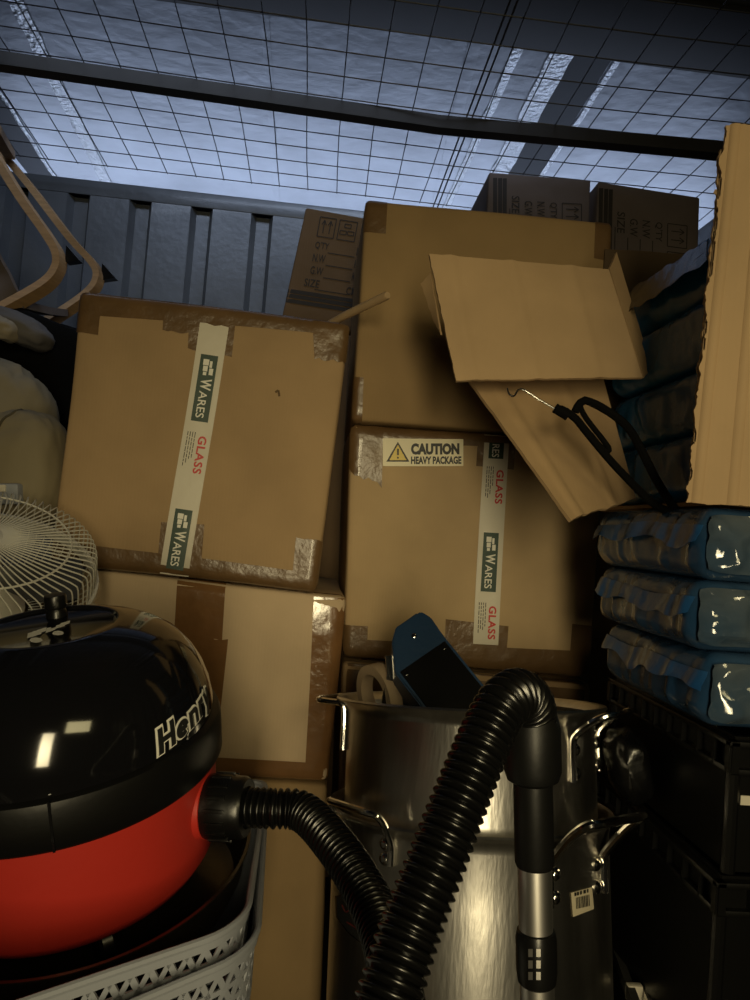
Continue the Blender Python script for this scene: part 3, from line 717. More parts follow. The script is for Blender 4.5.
for x0_, x1_ in ((574.5, 576.5), (577, 579), (580, 582), (583.5, 586), (587, 588.5)):
    bm.faces.new([bm.verts.new(wrap(a_, b_, .0022)) for a_, b_ in ((x0_, 896.5 - (x0_ - 574) * .28), (x1_, 896.5 - (x1_ - 574) * .28), (x1_, 893 - (x1_ - 574) * .28), (x0_, 893 - (x0_ - 574) * .28))])
link('barcode', bm, 'black_ink', st, 0)
# blue case leaning in the upper pot
cs = thing('blue_case', 'blue metal case with a black front panel, leaning in the upper pot', 'case', at(450, 730, 1.2))
def caseframe(d=1.22):
    o = at(447, 668, d); ex = (at(505, 640, d) - at(447, 668, d)); return o, ex
o_ = at(396, 672, 1.20); xr = (at(444, 639, 1.235) - o_); xr.normalize()
dn = (at(428, 712, 1.165) - o_); dn = (dn - xr * dn.dot(xr)).normalized(); nn = xr.cross(dn).normalized()
if nn.dot(CF) > 0: nn = -nn
WC = (at(444, 639, 1.235) - o_).length
CP = lambda x, y, z=0.: o_ + xr * x + dn * y + nn * z
bm = bmesh.new()
def cl(px, py):
    v = hit(px, py, o_, nn) - o_; return v.dot(xr), v.dot(dn)
outl = [(0, .2), (-.002, 0), cl(392, 641), cl(396, 627), cl(421, 611), cl(431, 617), (WC + .003, 0), (WC + .004, .2)]
fr = [bm.verts.new(CP(x, y, 0)) for x, y in outl]; bk = [bm.verts.new(CP(x, y, -.085)) for x, y in outl]
bm.faces.new(fr); bm.faces.new(list(reversed(bk)))
for i in range(len(outl)): bm.faces.new((fr[i], fr[(i + 1) % len(outl)], bk[(i + 1) % len(outl)], bk[i]))
bmesh.ops.bevel(bm, geom=bm.edges[:], offset=.0022, segments=2, affect='EDGES'); link('case_shell', bm, 'blue', cs, 30)
bm = bmesh.new(); F = lambda v: CP(v.x, v.y, v.z)
box_into(bm, (.005, .004, -.002), (WC - .002, .23, .003), F, .0015); pn = link('front_panel', bm, 'black', cs, label='black front panel')
for x, y in ((.012, .012), (WC - .010, .012)):
    bm = bmesh.new(); lathe_into(bm, CP(x, y, .003), basis(nn, xr), [(.0045, 0), (.0045, .001), (.0035, .0015), (.0001, .0012)], 14); link('screw', bm, 'black_gloss', pn)
bm = bmesh.new(); lathe_into(bm, CP(*cl(414, 636), .0005), basis(nn, xr), [(.0045, 0), (.0045, .001), (.003, .002), (.0001, .002)], 14); link('screw', bm, 'chrome', cs, label='bright screw')
bm = bmesh.new(); u0, u1 = Vector(cl(398, 628)), Vector(cl(419, 613)); tt = (u1 - u0).normalized(); box_into(bm, (0, -.006, -.05), ((u1 - u0).length, .002, -.010), lambda v: CP(u0.x + tt.x * v.x - tt.y * v.y * -1, u0.y + tt.y * v.x + tt.x * v.y, v.z), .002); link('latch', bm, 'blue', cs)
# roll of tape and a kitchen scraper in the pot
bm = bmesh.new(); ca = (CF * .5 + CR * .8 + CU * .1).normalized()
lathe_into(bm, at(379, 696, 1.28), basis(ca, CU), [(.056, -.012), (.056, .012), (.040, .012), (.040, -.012), (.056, -.012)], 48)
single('tape_roll', 'roll of beige tape standing in the upper pot beside the blue case', 'tape roll', bm, 'tape_roll', at(381, 730, 1.27))
bm = bmesh.new(); a0 = at(391, 655, 1.25); a1 = at(389, 740, 1.24)
bar_into(bm, resample(catmull([a0, at(393, 675, 1.245), at(388, 700, 1.24), a1], 6), .01), .022, .002, tuple(CR * .3 - CF))
single('metal_strip', 'bent steel strip upright between the tape roll and blue case', 'metal strip', bm, 'chrome', a1)
# folded trolley rail by the pot foot
tr = thing('folding_trolley', 'low steel trolley rail on the floor between pot and crates', 'trolley', (.42, 1.1, FLOOR))
for k, (p, q) in enumerate((((609, 935, 1.30), (648, 1040, 1.0)), ((618, 930, 1.33), (664, 1035, 1.02)))):
    bm = bmesh.new(); bar_into(bm, [at(*p), at(*q)], .012, .018, (0, 0, 1)); link('rail', bm, 'tube' if k else 'dark_grey_plastic', tr)
for p in ((617, 951, 1.245), (634, 992, 1.12)):
    bm = bmesh.new(); box_into(bm, (-.012, -.006, -.012), (.012, .006, .012), lambda v, p=p: at(*p) + v, .003); link('clip', bm, 'white_tape', tr, label='pale clip')

# ------------------------------------------------------------------ vacuum cleaner
HC = Vector((-.2597, .8664, .5679)); HA = Vector((-.1325, -.1764, .9754)).normalized()
BH = basis(HA, CR)
vc = thing('vacuum_cleaner', 'red and black tub vacuum cleaner with its ribbed black hose and wand', 'vacuum cleaner', HC - HA * .13)
def Hp(r, ang, h): e, g, a = BH; return HC + a * h + e * (r * math.cos(ang)) + g * (r * math.sin(ang))
bm = bmesh.new(); lathe_into(bm, HC, BH, [(.0001, -.128), (.125, -.128), (.147, -.122), (.157, -.108), (.162, -.08), (.166, -.03), (.168, .01), (.168, .02)], 96); link('tub', bm, 'red', vc, 40, 'red plastic tub')
bm = bmesh.new(); lathe_into(bm, HC, BH, [(.160, -.002), (.172, -.002), (.1755, .002), (.1765, .024), (.1765, .040), (.1745, .0465), (.168, .050), (.160, .050), (.160, -.002)], 96); bd = link('bumper_band', bm, 'black_matt', vc, 40)
DP = [(.169, .046), (.1685, .06), (.166, .078), (.160, .098), (.150, .117), (.136, .134), (.118, .147), (.098, .156), (.080, .161), (.074, .1625), (.0715, .1618), (.070, .159), (.066, .1578), (.0001, .1578)]
bm = bmesh.new(); lathe_into(bm, HC, BH, DP, 96); dome = link('dome_lid', bm, 'black_gloss', vc, 40)
def dome_r(h):
    for (r0, h0), (r1, h1) in zip(DP, DP[1:]):
        if h0 <= h <= h1: return r0 + (r1 - r0) * (h - h0) / (h1 - h0)
    return DP[0][0]
# band seam with clip gap
a_s = None
for k in range(720):
    x, y = proj(Hp(.1765, math.radians(k / 2), .02))
    v = Hp(.1765, math.radians(k / 2), .02)
    if abs(x - 51) < 1.2 and (CAM - v).dot(v - (HC + HA * .02)) > 0: a_s = math.radians(k / 2)
if a_s is not None:
    bm = bmesh.new()
    for h0, h1 in ((0.0, .049),):
        e = (Hp(1, a_s, 0) - Hp(0, a_s, 0)); t = HA.cross(e)
        box_into(bm, (-.0012, -.001, h0), (.0012, .0012, h1), lambda v: Hp(.1765, a_s, 0) + t * v.x + e * v.y + HA * v.z)
    link('band_seam', bm, 'black_gloss', bd)
# lettering on the dome: find where two pixels fall on it
def dome_hit(px, py):
    best = None
    for hi_ in range(24, 80):
        h = hi_ * .002; r = dome_r(h)
        for k in range(0, 360):
            ang = math.radians(k) - math.pi; v = Hp(r, ang, h)
            if (CAM - v).dot(Hp(1, ang, 0) - Hp(0, 0, 0)) < 0: continue
            x, y = proj(v); d = (x - px) ** 2 + (y - py) ** 2
            if best is None or d < best[0]: best = (d, ang, h)
    return best[1:]
A0, H0 = dome_hit(157, 755); A0b, H0b = dome_hit(152, 731)
A1, H1 = dome_hit(204, 711)
A1 = A0 + (A1 - A0) * 1.22; H1 = H0 + (H1 - H0) * 1.22
hl = max(.022, H0b - H0) * .95
def arc(cx, cy, rx, ry, a0, a1, n=12): return [(cx + rx * math.cos(R(a0 + (a1 - a0) * i / n)), cy + ry * math.sin(R(a0 + (a1 - a0) * i / n))) for i in range(n + 1)]
STROKES = [[(.14, 0), (.14, 1)], [(.70, 0), (.70, 1)], [(.14, .5), (.70, .5)],
           arc(1.22, .34, .24, .24, 0, 310) , [(.98, .34), (1.46, .34)],
           [(1.76, 0), (1.76, .68)], [(1.76, .56)] + arc(1.98, .42, .20, .18, 120, 0, 6) + [(2.18, 0)],
           [(2.50, 0), (2.50, .68)], [(2.50, .50), (2.62, .58), (2.80, .60)],
           [(3.02, .68), (3.22, .06)], [(3.46, .68), (3.10, -.28)]]
def henry(bm, T, ext, off):
    def F(x, y):
        u = x / 3.55; h = H0 + (H1 - H0) * u + hl * y; x += .10 * y
        return Hp(dome_r(h) + off, A0 + (A1 - A0) * (x / 3.55), h)
    for st in STROKES:
        P_ = [Vector((x, y, 0)) for x, y in st]; d0 = (P_[1] - P_[0]).normalized(); d1 = (P_[-1] - P_[-2]).normalized()
        P_[0] = P_[0] - d0 * ext; P_[-1] = P_[-1] + d1 * ext; P_ = resample(P_, .06); rows = []
        for i, p in enumerate(P_):
            t = (P_[min(i + 1, len(P_) - 1)] - P_[max(i - 1, 0)]).normalized(); n = Vector((-t.y, t.x, 0)) * T / 2
            rows.append([F((p + n * k).x, (p + n * k).y) for k in (-1, 0, 1)])
        grid_into(bm, rows)
bm = bmesh.new(); henry(bm, .37, .09, .0009); link('white_outline', bm, 'white_ink', dome, 0, 'white outlined lettering')
bm = bmesh.new(); henry(bm, .22, .015, .0020); link('black_lettering', bm, 'black_ink', dome, 0, 'black lettering')
# small white emblem, a rim glint ridge and power knob on the lid's round recess
def disc(px, py, off=.001): return hit(px, py, HC + HA * (.1578 + off), HA)
bm = bmesh.new(); rn = random.Random(5)
for k in range(9):
    x = 27 + k * 4.7; y = 638 - k * 1.5 + rn.uniform(-1, 1); h_ = rn.uniform(4, 7)
    bm.faces.new([bm.verts.new(disc(*p)) for p in ((x, y), (x + 4.9, y - 1.6), (x + 5.4, y - h_), (x + .8, y - h_ + 1.2))])
for x, y, r_ in ((36, 640, 4.5), (58, 633, 4)): bm.faces.new([bm.verts.new(disc(x + r_ * 1.5 * math.cos(t * .785), y + r_ * .6 * math.sin(t * .785))) for t in range(8)])
link('white_emblem', bm, 'white_ink', dome, 0, 'small white emblem')
kp = hit(57, 616, HC + HA * .158, HA)
bm = bmesh.new(); lathe_into(bm, kp, BH, [(.012, 0), (.011, .006), (.0095, .009), (.0115, .010), (.0125, .013), (.0125, .023), (.0115, .0255), (.0001, .026)], 24); link('lid_knob', bm, 'black', vc)
# hose port on the right, hose and wand
PD = (BH[0] * .97 - BH[1] * .0).normalized()
pa = None
best = None
for k in range(-90, 91):
    a_ = math.radians(k); v = Hp(.165, a_, -.04); x, y = proj(v); d = abs(y - 800) + abs(x - 208)
    if best is None or d < best[0]: best = (d, a_)
pa = best[1] if False else math.radians(-8)
PDIR = Hp(1, pa, 0) - Hp(0, 0, 0)
pb = Hp(.150, pa, -.045)
bm = bmesh.new(); lathe_into(bm, pb, basis(PDIR, HA), [(.036, 0), (.035, .012), (.034, .017), (.032, .018), (.030, .018)], 40); link('port_collar', bm, 'red', vc)
bm = bmesh.new(); prof = [(.030, .018), (.0335, .018), (.0345, .022), (.0345, .044), (.0325, .050), (.0325, .058), (.030, .062), (.022, .062)]
lathe_into(bm, pb, basis(PDIR, HA), prof, 48); 
for k in range(16):
    a_ = 2 * math.pi * k / 16; e, g, ax = basis(PDIR, HA); rad = e * math.cos(a_) + g * math.sin(a_); tg = ax.cross(rad)
    box_into(bm, (-.002, .033, .024), (.002, .0362, .046), lambda v: pb + tg * v.x + rad * v.y + ax * v.z, .0006)
link('hose_cap', bm, 'black', vc)
hs = pb + PDIR * .058
d0 = (hs - CAM).dot(CF)
HP = [(hs, None), (hs + PDIR * .03, None)] + [(x, y, d) for x, y, d in ((303, 812, .80), (335, 845, .75), (362, 886, .70), (384, 935, .64), (398, 1000, .57), (404, 1075, .51), (394, 1150, .46), (375, 1158, .44), (364, 1080, .445), (388, 1000, .468), (410, 930, .492), (437, 860, .515), (458, 805, .535), (478, 755, .555), (491, 725, .57), (504, 703, .583), (518, 694, .60), (529, 703, .612), (532.5, 724, .62), (532.5, 745, .62))]
pts = [h[0] if h[1] is None else at(*h) for h in HP]
path = resample(catmull(pts, 14), .0009); pitch = .0068; bm = bmesh.new()
L = 0; Ls = [0]
for a, b in zip(path, path[1:]): L += (b - a).length; Ls.append(L)
tube_into(bm, path, lambda i: .0168 + .0046 * math.sqrt(max(0, .5 + .5 * math.cos(2 * math.pi * Ls[i] / pitch))), 20)
link('hose', bm, 'hose', vc, 75)
wt, wb = at(531.5, 716, .62), at(538.5, 1060, .60); wa = (wb - wt).normalized()
def wd(py):
    lo_, hi_ = 0., 1.
    for _ in range(40):
        m_ = (lo_ + hi_) / 2
        if proj(wt.lerp(wb, m_))[1] < py: lo_ = m_
        else: hi_ = m_
    return (wb - wt).length * lo_
BWd = basis(wa, CR)
Ly = wd
def wl(name, prof, m, label=None, seg=40):
    bm = bmesh.new(); lathe_into(bm, wt, BWd, prof, seg); return link(name, bm, m, vc, 35, label)
wl('hose_cuff', [(.0185, Ly(716)), (.0215, Ly(716)), (.0240, Ly(728)), (.0240, Ly(770)), (.0215, Ly(779)), (.0165, Ly(783))], 'black_matt')
wl('wand_sleeve', [(.0150, Ly(778)), (.0163, Ly(779)), (.0163, Ly(862)), (.0150, Ly(866)), (.0128, Ly(866))], 'black_matt')
wl('wand_tube', [(.0140, Ly(855)), (.0140, Ly(1055))], 'tube', 'chrome wand tube')
co = wl('wand_collar', [(.0130, Ly(928)), (.0155, Ly(930)), (.0168, Ly(938)), (.0168, Ly(970)), (.0155, Ly(981)), (.0132, Ly(984))], 'black')
bm = bmesh.new()
for r_ in range(3):
    for s_ in range(2):
        x = 530.5 + s_ * 8; y = 953 + r_ * 11.5
        cpt = at(x, y, (wt - CAM).dot(CF) - .030); 
        ex = CR; 
        r = ray(x, y).normalized()
        def onw(px, py, rr):
            r = ray(px, py).normalized(); o = CAM - wt; dr = r - wa * r.dot(wa); od = o - wa * o.dot(wa)
            A, Bq, Cq = dr.dot(dr), 2 * dr.dot(od), od.dot(od) - rr * rr; return CAM + r * ((-Bq - math.sqrt(max(0, Bq * Bq - 4 * A * Cq))) / (2 * A))
        bm.faces.new([bm.verts.new(onw(x + a_, y + b_, .01705)) for a_, b_ in ((-2.2, -4), (2.2, -4), (2.2, 4), (-2.2, 4))])
link('window_slots', bm, 'tube', co, 0, 'six small openings showing the tube')

for k in range(4):
    a_ = math.radians(35 + 90 * k); bm = bmesh.new(); ctr = Hp(.115, a_, -.149); wx = (Hp(1, a_, 0) - Hp(0, 0, 0))
    lathe_into(bm, ctr, basis(HA.cross(wx), HA), [(.0001, -.008), (.016, -.008), (.0185, -.005), (.0185, .005), (.016, .008), (.0001, .008)], 20); link('castor_wheel', bm, 'black', vc)
# ------------------------------------------------------------------ wok, pan and baskets under the vacuum
bm = bmesh.new(); wc = HC - HA * .135 + CR * .012
prof = [(.0001, -.037), (.15, -.037), (.168, -.031), (.178, -.012), (.183, .012), (.187, .021), (.1895, .0225), (.1895, .0245), (.186, .0245), (.180, .013), (.175, -.012), (.166, -.027), (.15, -.033), (.0001, -.033)]
lathe_into(bm, wc, BH, prof, 80)
single('frying_pan', 'wide worn steel pan in the grey basket, under the vacuum cleaner', 'pan', bm, 'pan', wc - HA * .037)

def make_basket(label, corner, pl, pb, LX, LY, hgt, group):
    """a rounded rectangular basket; corner = right front top corner, LX runs to the left, LY runs back"""
    ex = (pl - corner).normalized(); ey = (pb - corner).normalized(); ez = Vector((0, 0, 1)); rr = .04; taper = .06
    c0 = Vector(corner)
    def outline(n=10):
        o = []
        for cx_, cy_, a0 in ((rr, rr, math.pi), (LX - rr, rr, 1.5 * math.pi), (LX - rr, LY - rr, 0), (rr, LY - rr, .5 * math.pi)):
            for k in range(n + 1): a_ = a0 + math.pi / 2 * k / n; o.append((cx_ + rr * math.cos(a_), cy_ + rr * math.sin(a_)))
        return o
    O = outline(); O.append(O[0]); S_ = [0]
    for p, q in zip(O, O[1:]): S_.append(S_[-1] + math.hypot(q[0] - p[0], q[1] - p[1]))
    per = S_[-1]
    def W(s, h, off=0.):
        s = s % per; j = 0
        lo_, hi_ = 0, len(S_) - 1
        while hi_ - lo_ > 1:
            m_ = (lo_ + hi_) // 2
            if S_[m_] <= s: lo_ = m_
            else: hi_ = m_
        t = (s - S_[lo_]) / (S_[hi_] - S_[lo_]) if S_[hi_] > S_[lo_] else 0
        x = O[lo_][0] + (O[hi_][0] - O[lo_][0]) * t; y = O[lo_][1] + (O[hi_][1] - O[lo_][1]) * t
        dx, dy = O[hi_][0] - O[lo_][0], O[hi_][1] - O[lo_][1]; l_ = math.hypot(dx, dy) or 1
        k = 1 - taper * (1 - h / hgt); x = LX / 2 + (x - LX / 2) * k + dy / l_ * off; y = LY / 2 + (y - LY / 2) * k - dx / l_ * off
        return c0 + ex * x + ey * y + ez * (h - hgt)
    mid = c0 + ex * LX / 2 + ey * LY / 2; root = thing('storage_basket', label, 'basket', Vector((mid.x, mid.y, c0.z - hgt)), group)
    bm = bmesh.new(); N = 160
    # closed lower wall and floor, rim roll, lattice band between
    lat0, lat1 = hgt - .058, hgt - .010
    rows = [[W(per * i / N, h) for i in range(N)] for h in (0, lat0 * .5, lat0)]
    grid_into(bm, rows, closed_v=True)
    rows = [[W(per * i / N, h) for i in range(N)] for h in (lat1, hgt - .006, hgt)]; grid_into(bm, rows, closed_v=True)
    fl = [W(per * i / N, .0) for i in range(N)]; bm.faces.new([bm.verts.new(p) for p in fl])
    solid(bm, -.003)
    wallo = link('basket_body', bm, 'grey_plastic', root, 40)
    bm = bmesh.new(); rows = [[W(per * i / N, hgt + .004 * math.sin(a_), .002 + .0045 * math.cos(a_)) for i in range(N)] for a_ in [2 * math.pi * k / 8 for k in range(8)]]
    grid_into(bm, rows, True, True); link('rim', bm, 'grey_plastic', root, 40)
    bm = bmesh.new(); nr = 3; ch = (lat1 - lat0) / nr; nc = int(per / (ch * 1.1)); cw = per / nc
    def strut(s0, h0, s1, h1, wd_):
        L_ = math.hypot(s1 - s0, h1 - h0); nx, ny = -(h1 - h0) / L_ * wd_ / 2, (s1 - s0) / L_ * wd_ / 2
        q = []
        for t in (0, .5, 1):
            s_, h_ = s0 + (s1 - s0) * t, h0 + (h1 - h0) * t; q.append([(s_ + nx, h_ + ny), (s_ - nx, h_ - ny)])
        rows = []
        for o_ in (-.0016, .0016): pass
        A_ = [[W(a, b, .0012) for a, b in r_] for r_ in q]; B_ = [[W(a, b, -.0018) for a, b in r_] for r_ in q]
        ring = [[A_[k][0], A_[k][1], B_[k][1], B_[k][0]] for k in range(3)]
        vs = grid_into(bm, ring, closed_v=True); bm.faces.new(vs[0]); bm.faces.new(list(reversed(vs[-1])))
    for r_ in range(nr):
        h0, h1 = lat0 + r_ * ch, lat0 + (r_ + 1) * ch
        for k in range(nc):
            s0 = k * cw + (r_ % 2) * cw / 2
            strut(s0, h0, s0 + cw / 2, h1, .0056); strut(s0 + cw / 2, h1, s0 + cw, h0, .0056)
            if r_: strut(s0, h0, s0 + cw, h0, .0052)
            if r_ < nr: strut(s0 + cw / 2, h0, s0 + cw / 2, h0 + ch * .45, .004) if False else None
    link('lattice', bm, 'grey_plastic', root, 40)
    return root
BZ = .475
zp = lambda x, y, z: hit(x, y, Vector((0, 0, z)), Vector((0, 0, 1)))
make_basket('grey lattice plastic basket holding the pan and vacuum cleaner', zp(244, 926, BZ), zp(30, 999, BZ), zp(257, 838, BZ), .50, .40, .25, 'nested grey baskets')
make_basket('grey lattice plastic basket, outer one of the nested pair', zp(255, 950, BZ - .022), zp(130, 1003, BZ - .022), zp(262, 846, BZ - .022), .54, .42, .26, 'nested grey baskets')
# ------------------------------------------------------------------ fan lying face up
fa = axis_at(0, 535, 34, 5); fcn = at(-17, 537, 1.20); BF = basis(fa, CR)
def Fp(r, ang, h): e, g, a = BF; return fcn + a * h + e * (r * math.cos(ang)) + g * (r * math.sin(ang))
fan = thing('desk_fan', 'cream wire fan cage lying face up behind the vacuum cleaner', 'fan', fcn - fa * .15)
gp = [(.028, .004), (.07, .005), (.115, .001), (.135, -.003), (.156, -.008), (.170, -.013), (.1785, -.024), (.183, -.075)]
NW = 76
bm = bmesh.new()
for k in range(NW):
    pts = catmull([Fp(r, 2 * math.pi * k / NW - .40 * (1 - r / .18), h) for r, h in gp], 3); tube_into(bm, pts, .0013, 5)
link('front_wires', bm, 'fan', fan, 60)
bm = bmesh.new()
for r_, h_, t_ in ((.135, -.0035, .0019), (.183, -.075, .0028), (.030, .003, .002)): tube_into(bm, [Fp(r_, 2 * math.pi * k / 72, h_) for k in range(73)], t_, 6)
link('guard_rings', bm, 'fan', fan, 60)
bm = bmesh.new(); lathe_into(bm, fcn, BF, [(.182, -.071), (.188, -.071), (.189, -.075), (.189, -.089), (.187, -.092), (.182, -.092), (.182, -.071)], 72); link('clamp_band', bm, 'fan', fan)
gq = [(.185, -.093), (.177, -.110), (.155, -.125), (.12, -.137), (.08, -.142)]
bm = bmesh.new()
for k in range(NW): tube_into(bm, catmull([Fp(r, 2 * math.pi * (k + .5) / NW - .2 * (1 - r / .184), h) for r, h in gq], 2), .0011, 5)
for r_, h_ in ((.177, -.110), (.12, -.137)): tube_into(bm, [Fp(r_, 2 * math.pi * k / 72, h_) for k in range(73)], .0017, 6)
link('rear_wires', bm, 'fan', fan, 60)
bm = bmesh.new(); lathe_into(bm, fcn, BF, [(.0001, .008), (.02, .0078), (.029, .005), (.031, .001), (.028, -.002), (.0001, -.002)], 36); link('centre_badge', bm, 'fan', fan)
bm = bmesh.new(); lathe_into(bm, fcn, BF, [(.0001, -.04), (.03, -.042), (.032, -.06), (.032, -.08), (.045, -.085), (.075, -.142), (.06, -.20), (.0001, -.205)], 36); link('motor_housing', bm, 'fan', fan)
for k in range(3):
    bm = bmesh.new(); rows = []
    for i in range(9):
        r_ = .03 + .13 * i / 8; wdt = .35 + .45 * math.sin(math.pi * (i + 1) / 10)
        rows.append([Fp(r_, 2.094 * k + wdt * (j / 6 - .5) + .3 * i / 8, -.07 + .028 * (j / 6 - .5)) for j in range(7)])
    grid_into(bm, rows); solid(bm, .002); link('blade', bm, 'dark_grey_plastic', fan)
bm = bmesh.new(); box_into(bm, (-.004, -.006, -.014), (.004, .004, .010), lambda v: Fp(.190, math.radians(-5), -.081) + BF[0] * v.x + BF[1] * v.y + BF[2] * v.z, .0015); link('clip', bm, 'fan', fan)

# ------------------------------------------------------------------ cushions, chair, cloth and bag on the left
def lump(name, label, cat, px, py, d, rx, ry, rz, m, seed, roll=0., group=None, pinch=.0, seams=()):
    c = at(px, py, d); root = thing(name, label, cat, c - Vector((0, 0, ry)), group)
    X_ = CR * math.cos(R(roll)) + CU * math.sin(R(roll)); Y_ = CU * math.cos(R(roll)) - CR * math.sin(R(roll)); Z_ = -CF
    def S(th, ph, off=0.):
        d_ = Vector((math.sin(th) * math.cos(ph), math.cos(th), math.sin(th) * math.sin(ph)))
        f = lambda v, e: math.copysign(abs(v) ** e, v)
        p = Vector((f(d_.x, .75), f(d_.y, .75), f(d_.z, .85)))
        k = 1 + .05 * noise.noise(d_ * 2 + Vector((seed, 0, 0))) + .030 * noise.noise(Vector((d_.x * 7, d_.y * 3, d_.z * 9)) + Vector((0, seed, 0)))
        for sx, wd_, dep in seams: k -= dep * math.exp(-((p.x - sx) / wd_) ** 2)
        return c + (X_ * p.x * rx + Y_ * p.y * ry + Z_ * p.z * rz) * k + (Z_ * off)
    bm = bmesh.new(); rows = [[S(math.pi * i / 40, 2 * math.pi * j / 64) for j in range(64)] for i in range(1, 40)]
    vs = grid_into(bm, rows, closed_v=True); bm.faces.new(vs[0]); bm.faces.new(list(reversed(vs[-1])))
    link('padding', bm, m, root, 80)
    bm = bmesh.new(); n = 0
    tube_into(bm, [S(math.pi * (.06 + .88 * i / 40), math.pi * .5 + .55 * math.sin(i / 40 * 3.0) - .2, .001) for i in range(41)], .0028, 6); link('seam', bm, 'seam', root, 60, 'dark stitched seam')
    return root
lump('seat_cushion', 'puffy beige cushion lobe above the fan, the upper of the two', 'cushion', -28, 435, 1.66, .175, .185, .12, 'cushion', 1, -20, 'beige stuffed cushions', seams=((.45, .07, .05),))
lump('seat_cushion', 'puffy beige cushion lobe squeezed between fan and tilted box, the lower', 'cushion', 28, 470, 1.50, .083, .122, .085, 'cushion', 2, 4, 'beige stuffed cushions', seams=((-.5, .08, .04),))
# bentwood chair
ch = thing('bentwood_chair', 'bentwood armchair frame with taupe fabric, tipped against the back wall', 'chair', at(20, 330, 2.05))
FV = tuple(CF)
bm = bmesh.new(); bar_into(bm, resample(catmull([at(x, y, d) for x, y, d in ((-60, 60, 2.05), (-12, 143, 1.98), (20, 196, 1.95), (48, 236, 1.93), (59, 256, 1.92), (57, 272, 1.915), (42, 288, 1.90), (-4, 314, 1.86), (-60, 345, 1.82))], 10), .01), .020, .040, FV); link('bent_frame', bm, 'wood', ch)
bm = bmesh.new(); bar_into(bm, resample(catmull([at(x, y, d) for x, y, d in ((-50, 90, 2.42), (-4, 146, 2.36), (30, 186, 2.33), (70, 238, 2.30), (95, 266, 2.28), (98, 281, 2.27), (88, 295, 2.26), (60, 315, 2.22), (10, 345, 2.15))], 10), .01), .020, .038, FV); link('bent_frame', bm, 'wood', ch)
bm = bmesh.new(); bar_into(bm, [at(-6, 128, 1.99), at(2, 142, 2.1), at(10, 155, 2.32)], .03, .024, tuple(CU)); link('cross_rail', bm, 'wood', ch)
bm = bmesh.new(); bar_into(bm, [at(16, 304, 1.885), at(45, 311, 2.05), at(62, 313, 2.2)], .035, .02, tuple(CU)); link('cross_rail', bm, 'sling', ch)
for x, y, d in ((66, 254, 1.93), (102, 272, 2.28)):
    bm = bmesh.new(); s_ = d / 1.93; o = at(x, y, d); q = [at(x, y - 9 * 1, d), at(x + 13, y + 6, d), at(x - 1, y + 8, d)]
    fr = [bm.verts.new(p) for p in q]; bk = [bm.verts.new(p + CF * .03) for p in q]; bm.faces.new(fr); bm.faces.new(bk[::-1])
    for i in range(3): bm.faces.new((fr[i], fr[(i + 1) % 3], bk[(i + 1) % 3], bk[i]))
    link('corner_bracket', bm, 'black', ch, 20)
def cloth(px, d, m, parent, name, th=.012):
    bm = bmesh.new(); TL, TR, BR, BL = [at(x, y, dd) for (x, y), dd in zip(px, d)]; rows = []
    for j in range(13):
        v = j / 12; rows.append([(TL * (1 - u) + TR * u) * (1 - v) + (BL * (1 - u) + BR * u) * v + CF * (.02 * math.sin(u * 3) + .01 * noise.noise(Vector((u * 3, v * 3, 1)))) for u in [i / 12 for i in range(13)]])
    grid_into(bm, rows); solid(bm, th); return link(name, bm, m, parent, 60)
cloth([(-50, 200), (-4, 246), (22, 296), (-50, 330)], [2.0, 2.0, 2.02, 1.98], 'sling', ch, 'fabric_back')
sh = thing('fabric_bundle', 'folded grey and cream fabric bundle under the bent wooden frame', 'fabric', at(20, 350, 1.8))
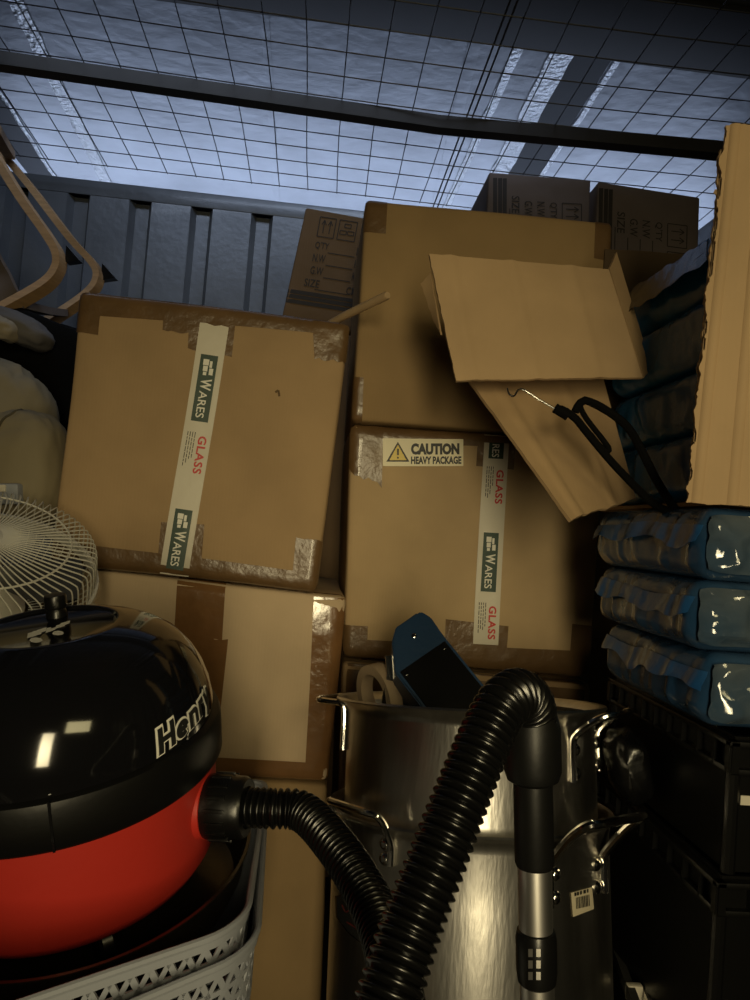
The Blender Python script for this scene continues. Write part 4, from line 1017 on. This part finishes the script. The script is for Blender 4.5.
def blob(px, py, d, rx, ry, rz, roll, seed, name, m, sq=.8):
    c = at(px, py, d); X_ = CR * math.cos(R(roll)) + CU * math.sin(R(roll)); Y_ = CU * math.cos(R(roll)) - CR * math.sin(R(roll)); bm = bmesh.new(); rows = []
    for i in range(1, 28):
        th = math.pi * i / 28; row = []
        for j in range(40):
            ph = 2 * math.pi * j / 40; q = Vector((math.sin(th) * math.cos(ph), math.cos(th), math.sin(th) * math.sin(ph)))
            p = Vector([math.copysign(abs(v) ** sq, v) for v in q]); k = 1 + .10 * noise.noise(q * 2.2 + Vector((seed, 0, 0))) + .03 * noise.noise(q * 6 + Vector((seed, 2, 0)))
            row.append(c + (X_ * p.x * rx + Y_ * p.y * ry - CF * p.z * rz) * k)
        rows.append(row)
    vs = grid_into(bm, rows, closed_v=True); bm.faces.new(vs[0]); bm.faces.new(vs[-1][::-1]); return bm
link('grey_fold', blob(20, 329, 1.78, .080, .036, .07, -26, 4, '', ''), 'grey_cloth', sh, 80, 'grey fabric fold')
link('cream_fold', blob(4, 329, 1.72, .036, .026, .04, -30, 6, '', ''), 'cream_cloth', sh, 80, 'crumpled cream lining')
single('black_holdall', 'black fabric bag in the dark gap between cushions and tilted box', 'bag', blob(46, 385, 1.96, .20, .17, .14, -20, 9, '', '', .6), 'black_cloth', at(30, 440, 1.92))
bm = bmesh.new(); box_into(bm, (-.06, -.03, -.02), (.03, .03, .02), lambda v: at(10, 494, 1.43) + CR * v.x + CU * v.z + CF * v.y, .006)
hb = thing('grey_plastic_box', 'small grey plastic box with a painted white highlight behind the fan cage', 'box', at(10, 500, 1.43)); link('box_body', bm, 'grey_plastic', hb)
bm = bmesh.new(); box_into(bm, (-.06, -.034, -.006), (.012, -.029, .008), lambda v: at(8, 489, 1.43) + CR * v.x + CU * v.z + CF * v.y, .002); link('painted_highlight', bm, 'white_tape', hb, label='white edge')  # bright highlight on the box painted as a thin white slab
single('plastic_sack', 'crumpled shiny black plastic sack wedged between steel pots and black crates', 'bag', blob(628, 765, 1.17, .030, .055, .05, 10, 12, '', '', .7), 'black_bag', at(628, 800, 1.17))
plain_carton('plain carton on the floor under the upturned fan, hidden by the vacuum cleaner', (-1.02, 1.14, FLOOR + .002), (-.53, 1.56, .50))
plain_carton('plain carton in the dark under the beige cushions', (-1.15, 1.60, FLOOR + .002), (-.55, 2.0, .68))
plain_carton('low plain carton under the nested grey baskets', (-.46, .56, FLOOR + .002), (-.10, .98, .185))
